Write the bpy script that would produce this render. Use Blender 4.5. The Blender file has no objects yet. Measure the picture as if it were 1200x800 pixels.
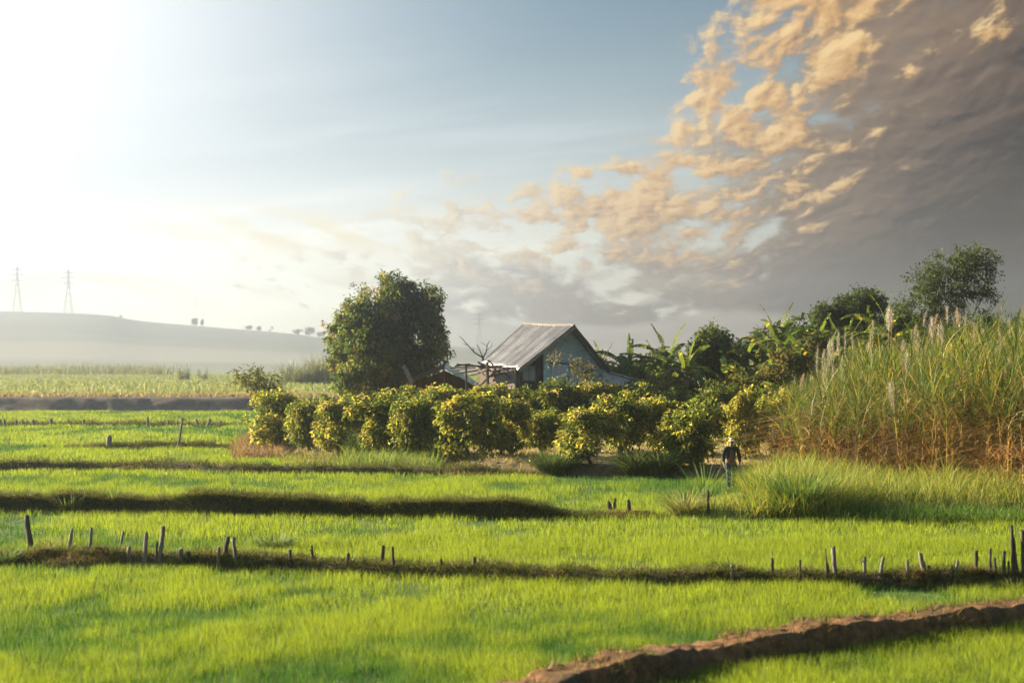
SKY_S, VG, SUN_E, EXPO, HAZE, HAZE_G = 0.05, 0.165, 5.0, 2.4, 0.00078, 0.945
RQ = (350000, 320000, 310000, 160000, 110000)
import bpy, math
import numpy as np
from mathutils import Vector, Matrix

R = math.radians
FPX, CAMH, HOR = 2400.0, 4.2, 425.0        # focal length in photo pixels, eye height, horizon row
SUN_AZ, SUN_EL = R(-63), R(17.5)
SUNV = Vector((math.sin(SUN_AZ) * math.cos(SUN_EL), math.cos(SUN_AZ) * math.cos(SUN_EL), math.sin(SUN_EL)))
rng = np.random.default_rng(11)
scene = bpy.context.scene
COL = scene.collection


# ------------------------------------------------------------------ helpers
def link(o, parent=None):
    COL.objects.link(o)
    if parent is not None:
        o.parent = parent
    return o


def tag(o, label=None, cat=None, group=None, kind=None):
    if label: o['label'] = label
    if cat: o['category'] = cat
    if group: o['group'] = group
    if kind: o['kind'] = kind
    return o


def empty(name, loc, label, cat, group=None, rz=0.0, sc=1.0):
    o = bpy.data.objects.new(name, None)
    o.empty_display_size = 0.2
    o.location = loc
    o.rotation_euler = (0, 0, rz)
    o.scale = (sc, sc, sc) if isinstance(sc, (int, float)) else sc
    link(o)
    return tag(o, label, cat, group)


def copy_tree(o, parent=None):
    c = o.copy()
    COL.objects.link(c)
    c.parent = parent
    for ch in list(o.children):
        copy_tree(ch, c)
    return c


def mesh_np(name, V, quads=None, tris=None, col=None, smooth=False):
    V = np.asarray(V, np.float32)
    quads = np.zeros((0, 4), np.int32) if quads is None else np.asarray(quads, np.int32)
    tris = np.zeros((0, 3), np.int32) if tris is None else np.asarray(tris, np.int32)
    me = bpy.data.meshes.new(name)
    me.vertices.add(len(V))
    me.vertices.foreach_set('co', V.ravel())
    loops = np.concatenate([quads.ravel(), tris.ravel()])
    me.loops.add(len(loops))
    me.loops.foreach_set('vertex_index', loops)
    n = len(quads) + len(tris)
    me.polygons.add(n)
    st = np.concatenate([np.arange(len(quads)) * 4, len(quads) * 4 + np.arange(len(tris)) * 3]).astype(np.int32)
    me.polygons.foreach_set('loop_start', st)
    me.update(calc_edges=True)
    if col is not None:
        a = me.color_attributes.new('col', 'FLOAT_COLOR', 'POINT')
        c4 = np.ones((len(V), 4), np.float32)
        c4[:, :3] = col
        a.data.foreach_set('color', c4.ravel())
    if smooth:
        me.polygons.foreach_set('use_smooth', np.ones(n, bool))
    return me


def obj_np(name, V, quads, tris, mat, col=None, parent=None, smooth=False):
    me = mesh_np(name, V, quads, tris, col, smooth)
    me.materials.append(mat)
    return link(bpy.data.objects.new(name, me), parent)


class MB:
    """collects solids, then links them as one mesh object"""
    def __init__(s):
        s.v, s.f = [], []

    def add(s, vs, fs):
        b = len(s.v)
        s.v += [tuple(p) for p in vs]
        s.f += [tuple(b + i for i in f) for f in fs]

    def box(s, c, d, rot=None):
        m = rot if rot is not None else Matrix.Identity(3)
        vs = []
        for x in (-.5, .5):
            for y in (-.5, .5):
                for z in (-.5, .5):
                    vs.append(Vector(c) + m @ Vector((x * d[0], y * d[1], z * d[2])))
        s.add(vs, [(0, 1, 3, 2), (4, 6, 7, 5), (0, 4, 5, 1), (2, 3, 7, 6), (0, 2, 6, 4), (1, 5, 7, 3)])

    def tube(s, pts, rad, n=6, cap=True, jag=0.0, seed=0):
        pts = [Vector(p) for p in pts]
        if isinstance(rad, (int, float)):
            rad = [rad] * len(pts)
        vs, fs = [], []
        lr = np.random.default_rng(seed)
        for i, p in enumerate(pts):
            d = (pts[min(i + 1, len(pts) - 1)] - pts[max(i - 1, 0)])
            if d.length < 1e-9: d = Vector((0, 0, 1))
            d.normalize()
            a = Vector((1, 0, 0)) if abs(d.x) < .8 else Vector((0, 1, 0))
            u = d.cross(a).normalized(); w = d.cross(u)
            for k in range(n):
                t = 2 * math.pi * k / n
                q = p + (u * math.cos(t) + w * math.sin(t)) * rad[i] * (1 + (lr.uniform(-jag, jag) if jag else 0))
                vs.append(q)
            if i:
                b0, b1 = (i - 1) * n, i * n
                for k in range(n):
                    fs.append((b0 + k, b0 + (k + 1) % n, b1 + (k + 1) % n, b1 + k))
        if cap:
            fs.append(tuple(range(n))[::-1])
            fs.append(tuple(range((len(pts) - 1) * n, len(pts) * n)))
        s.add(vs, fs)

    def prism(s, poly, off):
        """polygon of 3-D points, extruded by the vector off"""
        n = len(poly); off = Vector(off)
        vs = [Vector(p) for p in poly] + [Vector(p) + off for p in poly]
        fs = [tuple(range(n))[::-1], tuple(range(n, 2 * n))] + [(i, (i + 1) % n, n + (i + 1) % n, n + i) for i in range(n)]
        s.add(vs, fs)

    def mesh(s, name, mat, smooth=False):
        me = bpy.data.meshes.new(name)
        me.from_pydata(s.v, [], s.f)
        me.update()
        me.materials.append(mat)
        if smooth:
            for p in me.polygons: p.use_smooth = True
        return me

    def build(s, name, mat, parent=None, smooth=False):
        return link(bpy.data.objects.new(name, s.mesh(name, mat, smooth)), parent)


def vnoise(x, y, seed=0):
    x = np.asarray(x, float); y = np.asarray(y, float)
    xi = np.floor(x).astype(np.int64); yi = np.floor(y).astype(np.int64)
    fx = x - xi; fy = y - yi
    fx = fx * fx * (3 - 2 * fx); fy = fy * fy * (3 - 2 * fy)
    def h(a, b):
        n = (a * 374761393 + b * 668265263 + seed * 1442695041) & 0xFFFFFFFF
        n = ((n ^ (n >> 13)) * 1274126177) & 0xFFFFFFFF
        return ((n ^ (n >> 16)) & 0xFFFF) / 65535.0
    return (h(xi, yi) * (1 - fx) + h(xi + 1, yi) * fx) * (1 - fy) + (h(xi, yi + 1) * (1 - fx) + h(xi + 1, yi + 1) * fx) * fy


def fbm(x, y, seed=0, o=3):
    s = 0; a = .5; t = 0
    for k in range(o):
        s = s + a * vnoise(x * 2 ** k, y * 2 ** k, seed + k); t += a; a *= .5
    return s / t


def sstep(a, b, x):
    t = np.clip((np.asarray(x, float) - a) / (b - a), 0, 1)
    return t * t * (3 - 2 * t)


def GP(px, row, z=0.0):
    d = FPX * (CAMH - z) / (row - HOR)
    return ((px - 600) / FPX * d, d)


def at(px, row, d):
    return Vector(((px - 600) / FPX * d, d, CAMH - (row - HOR) / FPX * d))


# ------------------------------------------------------------------ materials
def nmat(name):
    m = bpy.data.materials.new(name); m.use_nodes = True
    nt = m.node_tree
    for n in list(nt.nodes):
        if n.type != 'OUTPUT_MATERIAL': nt.nodes.remove(n)
    return m, nt, nt.nodes['Material Output']


def N(nt, t, **kw):
    n = nt.nodes.new(t)
    for k, v in kw.items(): setattr(n, k, v)
    return n


def mixc(nt, fac, a, b, mode='MIX'):
    n = N(nt, 'ShaderNodeMix', data_type='RGBA', blend_type=mode)
    for s, v in ((n.inputs['Factor'], fac), (n.inputs['A'], a), (n.inputs['B'], b)):
        if isinstance(v, bpy.types.NodeSocket): nt.links.new(v, s)
        elif isinstance(v, (int, float)): s.default_value = v
        else: s.default_value = (*v, 1)
    return n.outputs['Result']


def mth(nt, op, a, b=None, c=None, clamp=False):
    n = N(nt, 'ShaderNodeMath', operation=op, use_clamp=clamp)
    for i, v in enumerate((a, b, c)):
        if v is None: continue
        if isinstance(v, bpy.types.NodeSocket): nt.links.new(v, n.inputs[i])
        else: n.inputs[i].default_value = v
    return n.outputs[0]


def maprange(nt, v, a, b, c=0.0, d=1.0, smooth=True):
    n = N(nt, 'ShaderNodeMapRange', interpolation_type='SMOOTHSTEP' if smooth else 'LINEAR')
    nt.links.new(v, n.inputs['Value'])
    for k, x in zip(('From Min', 'From Max', 'To Min', 'To Max'), (a, b, c, d)): n.inputs[k].default_value = x
    return n.outputs['Result']


def noise(nt, scale, detail=4, rough=.6, vec=None, obj=True, dist=0.0):
    n = N(nt, 'ShaderNodeTexNoise')
    n.inputs['Scale'].default_value = scale; n.inputs['Detail'].default_value = detail
    n.inputs['Roughness'].default_value = rough; n.inputs['Distortion'].default_value = dist
    if vec is None:
        tc = N(nt, 'ShaderNodeTexCoord'); vec = tc.outputs['Object']
    nt.links.new(vec, n.inputs['Vector'])
    return n.outputs['Fac']


def leaf_mat(name, trans=0.45, tint=(1.25, 1.15, .55), rough=.5, gain=1.0):
    """reads the colour each leaf carries; lets the sun through"""
    m, nt, out = nmat(name)
    at_ = N(nt, 'ShaderNodeVertexColor', layer_name='col')
    c = mixc(nt, 1.0, at_.outputs['Color'], (gain, gain, gain), 'MULTIPLY')
    p = N(nt, 'ShaderNodeBsdfPrincipled'); p.inputs['Roughness'].default_value = rough
    p.inputs['Specular IOR Level'].default_value = .12
    nt.links.new(c, p.inputs['Base Color'])
    t = N(nt, 'ShaderNodeBsdfTranslucent')
    nt.links.new(mixc(nt, 1.0, c, tint, 'MULTIPLY'), t.inputs['Color'])
    mx = N(nt, 'ShaderNodeMixShader'); mx.inputs[0].default_value = trans
    nt.links.new(p.outputs[0], mx.inputs[1]); nt.links.new(t.outputs[0], mx.inputs[2])
    nt.links.new(mx.outputs[0], out.inputs['Surface'])
    return m


def rough_mat(name, c1, c2, scale=6, rough=.9, bump=.4, c3=None, s3=1.5, stretch=None, spec=.2):
    m, nt, out = nmat(name)
    tc = N(nt, 'ShaderNodeTexCoord'); vec = tc.outputs['Object']
    if stretch:
        mp = N(nt, 'ShaderNodeMapping'); mp.inputs['Scale'].default_value = stretch
        nt.links.new(vec, mp.inputs['Vector']); vec = mp.outputs['Vector']
    f = noise(nt, scale, 6, .65, vec)
    c = mixc(nt, maprange(nt, f, .32, .68), c1, c2)
    if c3 is not None:
        g = noise(nt, s3, 4, .6, vec)
        c = mixc(nt, maprange(nt, g, .5, .68), c, c3)
    p = N(nt, 'ShaderNodeBsdfPrincipled'); p.inputs['Roughness'].default_value = rough
    p.inputs['Specular IOR Level'].default_value = spec
    nt.links.new(c, p.inputs['Base Color'])
    b = N(nt, 'ShaderNodeBump'); b.inputs['Strength'].default_value = bump; b.inputs['Distance'].default_value = .05
    nt.links.new(noise(nt, scale * 3, 5, .7, vec), b.inputs['Height']); nt.links.new(b.outputs[0], p.inputs['Normal'])
    nt.links.new(p.outputs[0], out.inputs['Surface'])
    return m


M = {}
M['leaf'] = leaf_mat('leaf', .58)
M['rice'] = leaf_mat('rice_blade', .5, (1.15, 1.14, .5), .6)
M['grass'] = leaf_mat('grass_blade', .45, (1.2, 1.1, .6))
M['cane'] = leaf_mat('cane_leaf', .4, (1.2, 1.1, .6))
M['plume'] = leaf_mat('plume_fluff', .5, (1, 1, 1), .9)
M['earth'] = rough_mat('dark_earth', (.045, .032, .020), (.085, .06, .034), 5, .95, 1.0, (.05, .06, .022), 1.6)
M['clay'] = rough_mat('orange_clay', (.085, .042, .018), (.25, .125, .046), 5.5, .95, 1.0, (.075, .055, .025), 1.4)
M['straw'] = rough_mat('straw_soil', (.12, .08, .035), (.22, .15, .06), 7, .95, .9, (.07, .08, .025), 2.0)
M['bark'] = rough_mat('bark', (.05, .04, .03), (.11, .09, .07), 12, .9, .7)
M['wood_grey'] = rough_mat('weathered_wood', (.10, .085, .07), (.24, .21, .18), 14, .9, .6, stretch=(1, 1, .15))
M['wood_dark'] = rough_mat('dark_wood', (.035, .028, .022), (.085, .07, .055), 14, .9, .6, stretch=(1, 1, .15))
M['wood_brown'] = rough_mat('brown_plank', (.035, .024, .018), (.07, .048, .036), 5, .85, .5, stretch=(1, 1, .1))
M['thatch'] = rough_mat('old_thatch', (.035, .03, .025), (.08, .065, .05), 8, .95, .9, stretch=(3, 1, 1))
M['wire'] = rough_mat('rusty_wire', (.06, .05, .045), (.1, .08, .07), 8, .6, .1)
M['steel'] = rough_mat('galvanised_steel', (.28, .29, .3), (.38, .39, .4), .5, .6, .0)
M['blue_wall'] = rough_mat('pale_blue_paint', (.27, .42, .46), (.38, .54, .57), 2.6, .8, .2, (.20, .27, .26), 1.8, stretch=(1, 1, 2.5))
M['white_wall'] = rough_mat('pale_panel', (.36, .40, .42), (.48, .52, .54), 1.5, .8, .2)
M['glass_dark'] = rough_mat('dusty_pane', (.20, .27, .30), (.28, .36, .38), 1.2, .4, .0)
M['cloth_black'] = rough_mat('dark_jacket_cloth', (.012, .014, .018), (.025, .027, .032), 20, .9, .3)
M['cloth_brown'] = rough_mat('brown_shirt_cloth', (.10, .05, .03), (.14, .07, .045), 20, .9, .2)
M['cloth_teal'] = rough_mat('dark_teal_cloth', (.012, .04, .05), (.022, .06, .075), 18, .9, .3)
M['cap'] = rough_mat('pale_cap_cloth', (.5, .42, .4), (.6, .52, .5), 20, .9, .2)
M['skin'] = rough_mat('skin', (.20, .11, .07), (.24, .13, .085), 20, .6, .05)
M['hair'] = rough_mat('dark_hair', (.01, .009, .008), (.02, .018, .016), 30, .6, .2)
M['bstem'] = rough_mat('banana_stem', (.09, .06, .035), (.15, .13, .05), 4, .8, .4, stretch=(1, 1, .3))

# corrugated roofing
m, nt, out = nmat('corrugated_roofing')
tc = N(nt, 'ShaderNodeTexCoord')
f = noise(nt, .9, 5, .6)
at_ = N(nt, 'ShaderNodeVertexColor', layer_name='col')
c = mixc(nt, maprange(nt, f, .35, .7), (.098, .106, .118), (.195, .210, .230))
c = mixc(nt, maprange(nt, noise(nt, 2.2, 5, .6), .55, .72), c, (.13, .09, .07))
c = mixc(nt, 1.0, c, at_.outputs['Color'], 'MULTIPLY')
p = N(nt, 'ShaderNodeBsdfPrincipled'); p.inputs['Roughness'].default_value = .5; p.inputs['Metallic'].default_value = .25
nt.links.new(c, p.inputs['Base Color']); nt.links.new(p.outputs[0], out.inputs['Surface'])
M['roof'] = m

# ------------------------------------------------------------------ world: sky, thin bright veil, cloud bank
world = bpy.data.worlds.new('World'); scene.world = world; world.use_nodes = True
nt = world.node_tree
for n in list(nt.nodes): nt.nodes.remove(n)
wout = N(nt, 'ShaderNodeOutputWorld')
sky = N(nt, 'ShaderNodeTexSky', sky_type='NISHITA')
sky.sun_disc = False; sky.sun_elevation = SUN_EL; sky.sun_rotation = SUN_AZ % (2 * math.pi)
sky.air_density = 1.0; sky.dust_density = 1.6; sky.ozone_density = 1.5; sky.altitude = 200
tc = N(nt, 'ShaderNodeTexCoord')
sep = N(nt, 'ShaderNodeSeparateXYZ'); nt.links.new(tc.outputs['Generated'], sep.inputs[0])
X, Y, Z = sep.outputs
mm = lambda *a, **k: mth(nt, *a, **k)
U = mm('MULTIPLY', mm('ARCTAN2', X, Y), 2.0)                    # bearing, 0 = north (+Y)
Vv = mm('MULTIPLY', mm('ARCSINE', Z), 2.0)                      # height above the horizon
def comb(x, y, z=0.0):
    n = N(nt, 'ShaderNodeCombineXYZ')
    for i, v in enumerate((x, y, z)):
        if isinstance(v, bpy.types.NodeSocket): nt.links.new(v, n.inputs[i])
        else: n.inputs[i].default_value = v
    return n.outputs[0]
def curve(v, pts, lo, hi):
    """piecewise curve of v: pts = [(v, y)]"""
    n = N(nt, 'ShaderNodeFloatCurve'); cm = n.mapping.curves[0]
    ys = [q[1] for q in pts]; ymin, ymax = min(ys), max(ys)
    nrm = [((a - lo) / (hi - lo), (b - ymin) / (ymax - ymin)) for a, b in pts]
    cm.points[0].location = nrm[0]; cm.points[1].location = nrm[-1]
    for q in nrm[1:-1]: cm.points.new(*q)
    for q in cm.points: q.handle_type = 'AUTO_CLAMPED'
    n.mapping.update()
    nt.links.new(maprange(nt, v, lo, hi, smooth=False), n.inputs['Value'])
    return mm('ADD', mm('MULTIPLY', n.outputs[0], ymax - ymin), ymin)
def wcol(c, s):
    return tuple(x * s for x in c)
def dist2(u0, v0, su, sv):
    a = mm('DIVIDE', mm('SUBTRACT', U, u0), su); b = mm('DIVIDE', mm('SUBTRACT', Vv, v0), sv)
    return mm('ADD', mm('MULTIPLY', a, a), mm('MULTIPLY', b, b))
def gauss(u0, v0, su, sv):
    return mm('POWER', 2.71828, mm('MULTIPLY', dist2(u0, v0, su, sv), -1.0))
# plane of the cloud layer: bands close up towards the horizon
den = mm('ADD', mm('MAXIMUM', Z, 0.0), .11)
PX = mm('DIVIDE', X, den); PY = mm('DIVIDE', Y, den)

base = mixc(nt, 1.0, sky.outputs[0], (SKY_S, SKY_S, SKY_S), 'MULTIPLY')
# blue-grey tone of the high sky in front of the viewer, thicker veil towards the sun and the horizon
glare = gauss(-.60, .37, .31, .24)
veil = mm('MAXIMUM', mm('MULTIPLY', gauss(-.60, .25, .43, .34), .90), mm('MULTIPLY', gauss(-.42, .06, .70, .19), .97))
streak = noise(nt, 1.0, 5, .62, comb(mm('ADD', mm('MULTIPLY', U, 2.2), mm('MULTIPLY', Vv, 2.5)), mm('ADD', mm('MULTIPLY', Vv, 26.0), mm('MULTIPLY', U, -3.0))))
streak = maprange(nt, streak, .42, .72)
veil = mm('ADD', veil, mm('MULTIPLY', mm('MULTIPLY', streak, gauss(-.1, .17, .45, .10)), .32), clamp=True)
blue = mixc(nt, maprange(nt, Vv, .10, .36), wcol((.58, .80, .80), .60 * VG), wcol((.21, .46, .62), .46 * VG))
front = mm('MULTIPLY', maprange(nt, Y, -.2, .6), maprange(nt, Z, .28, .6, 1.0, 0.0))
c = mixc(nt, mm('MULTIPLY', front, .85), base, blue)
vcol = mixc(nt, maprange(nt, Vv, .02, .22), wcol((1.0, .93, .70), 2.2 * VG), wcol((.92, .98, 1.0), 1.15 * VG))
c = mixc(nt, veil, c, vcol)
c = mixc(nt, glare, c, wcol((1.0, 1.0, .98), 1.45 * VG))

# cloud bank filling the right of the sky, broken into puffs along its upper left edge
vtop = curve(U, [(-.6, .02), (-.30, .055), (-.10, .118), (-.05, .138), (.04, .146), (.10, .166), (.155, .205), (.205, .265), (.255, .36), (.40, .6), (.9, .9)], -.6, .9)
sgn = mm('SUBTRACT', vtop, Vv)
slope = curve(U, [(-.6, 1), (.10, 1.0), (.15, .8), (.20, .55), (.9, .45)], -.6, .9)
S = mm('MULTIPLY', sgn, slope)
vlow = curve(U, [(-.6, .05), (-.1, .044), (.0, .034), (.10, .030), (.2, .040), (.35, .03), (.9, .02)], -.6, .9)
def puffs(dx, dy, sc, det, vw):
    v = comb(mm('ADD', PX, dx), mm('MULTIPLY', mm('ADD', PY, dy), .30), 3.7)
    f = noise(nt, sc, det, .62, v, dist=.3)
    if not vw: return f
    vm = N(nt, 'ShaderNodeVectorMath', operation='MULTIPLY_ADD'); nt.links.new(wcolr, vm.inputs[0]); vm.inputs[1].default_value = (.11, .11, 0); nt.links.new(v, vm.inputs[2])
    vo = N(nt, 'ShaderNodeTexVoronoi', feature='F1', voronoi_dimensions='2D'); vo.inputs['Scale'].default_value = sc * 1.1
    nt.links.new(vm.outputs[0], vo.inputs['Vector'])
    return mm('ADD', mm('MULTIPLY', f, .88), mm('MULTIPLY', mm('SUBTRACT', .95, vo.outputs['Distance']), .11))
wn = N(nt, 'ShaderNodeTexNoise'); wn.inputs['Scale'].default_value = 9.0; wn.inputs['Detail'].default_value = 3
nt.links.new(comb(PX, mm('MULTIPLY', PY, .30), 1.3), wn.inputs['Vector']); wcolr = wn.outputs['Color']
n1 = puffs(0, 0, 10.5, 8, 1); n1b = puffs(-.017, -.042, 10.5, 5, 1)
n3 = puffs(3.1, 1.7, 19.0, 6, 0); n3b = puffs(3.091, 1.68, 19.0, 4, 0)
n2 = puffs(0, 0, 3.2, 4, 0); n2b = puffs(-.06, -.15, 3.2, 4, 0)
low = mm('SUBTRACT', Vv, vlow)
lown = noise(nt, 1.0, 4, .6, comb(mm('MULTIPLY', U, 7.0), mm('MULTIPLY', Vv, 30.0), 9.1))
alow = maprange(nt, mm('ADD', low, mm('MULTIPLY', mm('SUBTRACT', lown, .5), .03)), -.004, .012)
n2c = mm('SUBTRACT', n2, .5); n1c = mm('SUBTRACT', n1, .5)
right = maprange(nt, mm('SUBTRACT', U, mm('MULTIPLY', Vv, .75)), .08, .38)
lowd = maprange(nt, Vv, .05, .13, 1.0, 0.0)
# the dark bank itself
aA = maprange(nt, mm('ADD', S, mm('ADD', mm('MULTIPLY', n2c, .42), mm('MULTIPLY', n1c, .26))), .01, .105)
deep = maprange(nt, mm('ADD', S, mm('ADD', mm('MULTIPLY', n2c, .38), mm('MULTIPLY', n1c, .10))), .03, .30)
dsh = mm('ADD', mm('ADD', mm('MULTIPLY', deep, .55), mm('MULTIPLY', right, .60)), mm('MULTIPLY', lowd, .42))
dsh = mm('ADD', dsh, mm('ADD', mm('MULTIPLY', n2c, -.9), mm('MULTIPLY', mm('SUBTRACT', n1, n1b), -2.0)), clamp=True)
cA = mixc(nt, maprange(nt, dsh, .0, .5, smooth=False), wcol((.62, .42, .25), .62 * VG), wcol((.32, .205, .145), .62 * VG))
cA = mixc(nt, maprange(nt, dsh, .45, 1.0, smooth=False), cA, wcol((.036, .020, .022), .55 * VG))
cA = mixc(nt, mm('MULTIPLY', maprange(nt, mm('ADD', n2, mm('MULTIPLY', n1c, .5)), .40, .62), mm('SUBTRACT', .55, mm('MULTIPLY', right, .45))), cA, wcol((.60, .40, .24), .60 * VG))
paleA = mixc(nt, maprange(nt, n2, .4, .6), wcol((.62, .50, .46), .80 * VG), wcol((.85, .74, .58), .95 * VG))
cA = mixc(nt, maprange(nt, U, -.14, .08), paleA, cA)
aA = mm('MULTIPLY', aA, maprange(nt, U, -.20, -.04, .12, .97))
c = mixc(nt, mm('MULTIPLY', aA, alow), c, cA)
# sunlit puffs along and in front of its edge
wB = mm('MULTIPLY', maprange(nt, S, -.13, .005), mm('SUBTRACT', 1.0, mm('MULTIPLY', maprange(nt, S, .07, .28), .60)))
wB = mm('MULTIPLY', wB, mm('SUBTRACT', 1.0, mm('MULTIPLY', right, .38)))
wB = mm('MULTIPLY', wB, mm('SUBTRACT', 1.0, mm('MULTIPLY', lowd, .45)))
tB = mm('ADD', mm('ADD', mm('MULTIPLY', n1, .62), mm('ADD', mm('MULTIPLY', n2, .30), mm('MULTIPLY', n3, .22))), mm('MULTIPLY', mm('SUBTRACT', wB, 1.0), .24))
aB = mm('MULTIPLY', maprange(nt, tB, .518, .612), alow)
litB = mm('ADD', mm('MULTIPLY', mm('SUBTRACT', n1, n1b), 3.2), mm('ADD', mm('MULTIPLY', mm('SUBTRACT', n2, n2b), 1.8), mm('MULTIPLY', mm('SUBTRACT', n3, n3b), 1.3)))
LB = mm('ADD', mm('SUBTRACT', .62, mm('MULTIPLY', mm('MAXIMUM', lowd, right), .25)), litB, clamp=True)
cB = mixc(nt, maprange(nt, LB, .0, .5, smooth=False), wcol((.40, .26, .15), .80 * VG), wcol((.95, .54, .19), .95 * VG))
cB = mixc(nt, maprange(nt, LB, .5, 1.0, smooth=False), cB, wcol((1.0, .70, .32), 1.28 * VG))
paleB = mixc(nt, LB, wcol((.90, .74, .55), .95 * VG), wcol((1.0, .90, .62), 1.25 * VG))
cB = mixc(nt, maprange(nt, U, -.14, .10), paleB, cB)
c = mixc(nt, mm('MULTIPLY', aB, .94), c, cB)
# warm gap under the bank
gap = mm('MULTIPLY', maprange(nt, low, .012, -.004), maprange(nt, U, -.30, .10))
c = mixc(nt, mm('MULTIPLY', gap, .8), c, wcol((.58, .44, .40), .72 * VG))
# a few stray yellow wisps to the left of the bank
w1 = noise(nt, 1.0, 5, .6, comb(mm('MULTIPLY', U, 9.0), mm('MULTIPLY', mm('ADD', Vv, mm('MULTIPLY', U, .22)), 42.0), 2.2))
wm = mm('MULTIPLY', maprange(nt, w1, .46, .62), mm('MAXIMUM', gauss(-.20, .125, .14, .022), mm('MULTIPLY', gauss(-.30, .075, .4, .014), .7)))
c = mixc(nt, mm('MULTIPLY', wm, .95), c, wcol((1.0, .84, .52), 1.35 * VG))
bg = N(nt, 'ShaderNodeBackground'); bg.inputs['Strength'].default_value = 1.0
nt.links.new(c, bg.inputs['Color'])
nt.links.new(bg.outputs[0], wout.inputs['Surface'])

ld = bpy.data.lights.new('sun', 'SUN'); ld.energy = SUN_E; ld.angle = R(.6); ld.color = (1.0, .84, .60)
lo = link(bpy.data.objects.new('sun', ld)); lo.rotation_euler = SUNV.to_track_quat('Z', 'Y').to_euler(); lo.location = SUNV * 300

cam = bpy.data.cameras.new('camera'); cam.sensor_width = 36; cam.lens = 36 * FPX / 1200
cam.shift_y = (HOR - 400) / 1200; cam.clip_end = 20000; cam.clip_start = .5
cam.dof.use_dof = True; cam.dof.focus_distance = 70; cam.dof.aperture_fstop = 1.5
co = link(bpy.data.objects.new('camera', cam)); co.location = (0, 0, CAMH); co.rotation_euler = (R(90), 0, 0)
scene.camera = co
vs_ = scene.view_settings; vs_.view_transform = 'Standard'; vs_.look = 'None'; vs_.exposure = EXPO; vs_.gamma = 1
scene.cycles.use_denoising = True
scene.cycles.max_bounces = 6; scene.cycles.diffuse_bounces = 3; scene.cycles.transmission_bounces = 4
scene.cycles.volume_bounces = 1; scene.cycles.caustics_reflective = False; scene.cycles.caustics_refractive = False


# ------------------------------------------------------------------ terrain
def poly(pts):
    return np.array([GP(*p) if len(p) == 2 else p[:2] for p in pts], float)

def sdist(x, y, P):
    """signed distance to a polygon, positive inside"""
    x = np.asarray(x, float); y = np.asarray(y, float)
    d = np.full(x.shape, 1e9); ins = np.zeros(x.shape, bool)
    for i in range(len(P)):
        (ax, ay), (bx, by) = P[i], P[(i + 1) % len(P)]
        ex, ey = bx - ax, by - ay
        t = np.clip(((x - ax) * ex + (y - ay) * ey) / (ex * ex + ey * ey), 0, 1)
        d = np.minimum(d, np.hypot(x - ax - t * ex, y - ay - t * ey))
        c = ((ay > y) != (by > y)) & (x < (bx - ax) * (y - ay) / ((by - ay) if by != ay else 1e-9) + ax)
        ins ^= c
    return np.where(ins, d, -d)

ORCH = np.vstack([poly([(272, 531), (330, 534), (400, 543), (520, 549), (640, 558), (800, 562), (905, 566)]),
                  [(24, 72), (60, 78), (90, 260), (-16, 260), (-14.2, 150)]])
CANE = np.array([GP(925, 554, .3), GP(1000, 564, .3), GP(1100, 573, .3), GP(1260, 586, .3), (26, 63), (31, 98), (13.3, 98)])
MOUND = np.vstack([poly([(795, 609), (900, 611), (985, 612), (1012, 603), (1200, 601), (1700, 600)]), [(60, 80), (16, 80)],
                   poly([(1000, 562), (890, 570), (835, 588)])])

def pline(*pts):
    return np.array([GP(*p) for p in pts], float)

# banks between the paddies: line through the middle, half width, height
DIKES = {
    'clay_bank': dict(p=pline((300, 970), (560, 858), (690, 812), (800, 786), (900, 770), (1000, 756), (1080, 744), (1200, 729), (1500, 698)), w=.52, h=.34, mat='clay'),
    'post_bank': dict(p=pline((-150, 661), (0, 661), (150, 663), (300, 667), (500, 675), (700, 684), (900, 685), (1050, 687), (1200, 689), (1450, 694)), w=.62, h=.24, mat='earth'),
    'weedy_bank': dict(p=pline((-200, 599), (0, 599), (200, 601), (400, 604), (560, 606), (715, 608)), w=.70, h=.37, mat='earth'),
    'stake_bank': dict(p=pline((680, 606), (740, 606), (800, 608)), w=.6, h=.22, mat='earth'),
    'thin_bank': dict(p=pline((-200, 552), (0, 551), (160, 550), (300, 555), (480, 556), (650, 558)), w=.6, h=.27, mat='earth'),
    'low_bank': dict(p=pline((78, 525), (130, 525), (190, 525), (290, 527)), w=.8, h=.20, mat='earth'),
    'far_bank': dict(p=pline((-300, 499), (0, 499), (290, 499)), w=.9, h=.14, mat='earth'),
}

def pdist(x, y, P):
    d = np.full(np.shape(x), 1e9); t0 = np.zeros(np.shape(x)); acc = 0.0
    for i in range(len(P) - 1):
        (ax, ay), (bx, by) = P[i], P[i + 1]
        ex, ey = bx - ax, by - ay; l = math.hypot(ex, ey)
        t = np.clip(((x - ax) * ex + (y - ay) * ey) / (l * l), 0, 1)
        q = np.hypot(x - ax - t * ex, y - ay - t * ey)
        t0 = np.where(q < d, acc + t * l, t0); d = np.minimum(d, q); acc += l
    return d, t0

BLEN = {k: float(np.hypot(*np.diff(D['p'], axis=0).T).sum()) for k, D in DIKES.items()}
def bankh(k, d, s):
    D = DIKES[k]; t = d / D['w']
    pr = np.clip((1 - t) * (2.9 if k == 'weedy_bank' else 2.2), 0, 1)
    e = np.minimum(sstep(0, 3.5, s), sstep(0, 3.5, BLEN[k] - s))
    return e * D['h'] * sstep(0, 1, pr) * (.60 + .56 * vnoise(s * .45, s * 0 + 3, hash_(k)) + .24 * vnoise(s * 2.1, s * 0 + 5, hash_(k)))

def hash_(k): return sum(ord(c) * (i + 3) for i, c in enumerate(k)) % 997

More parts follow.
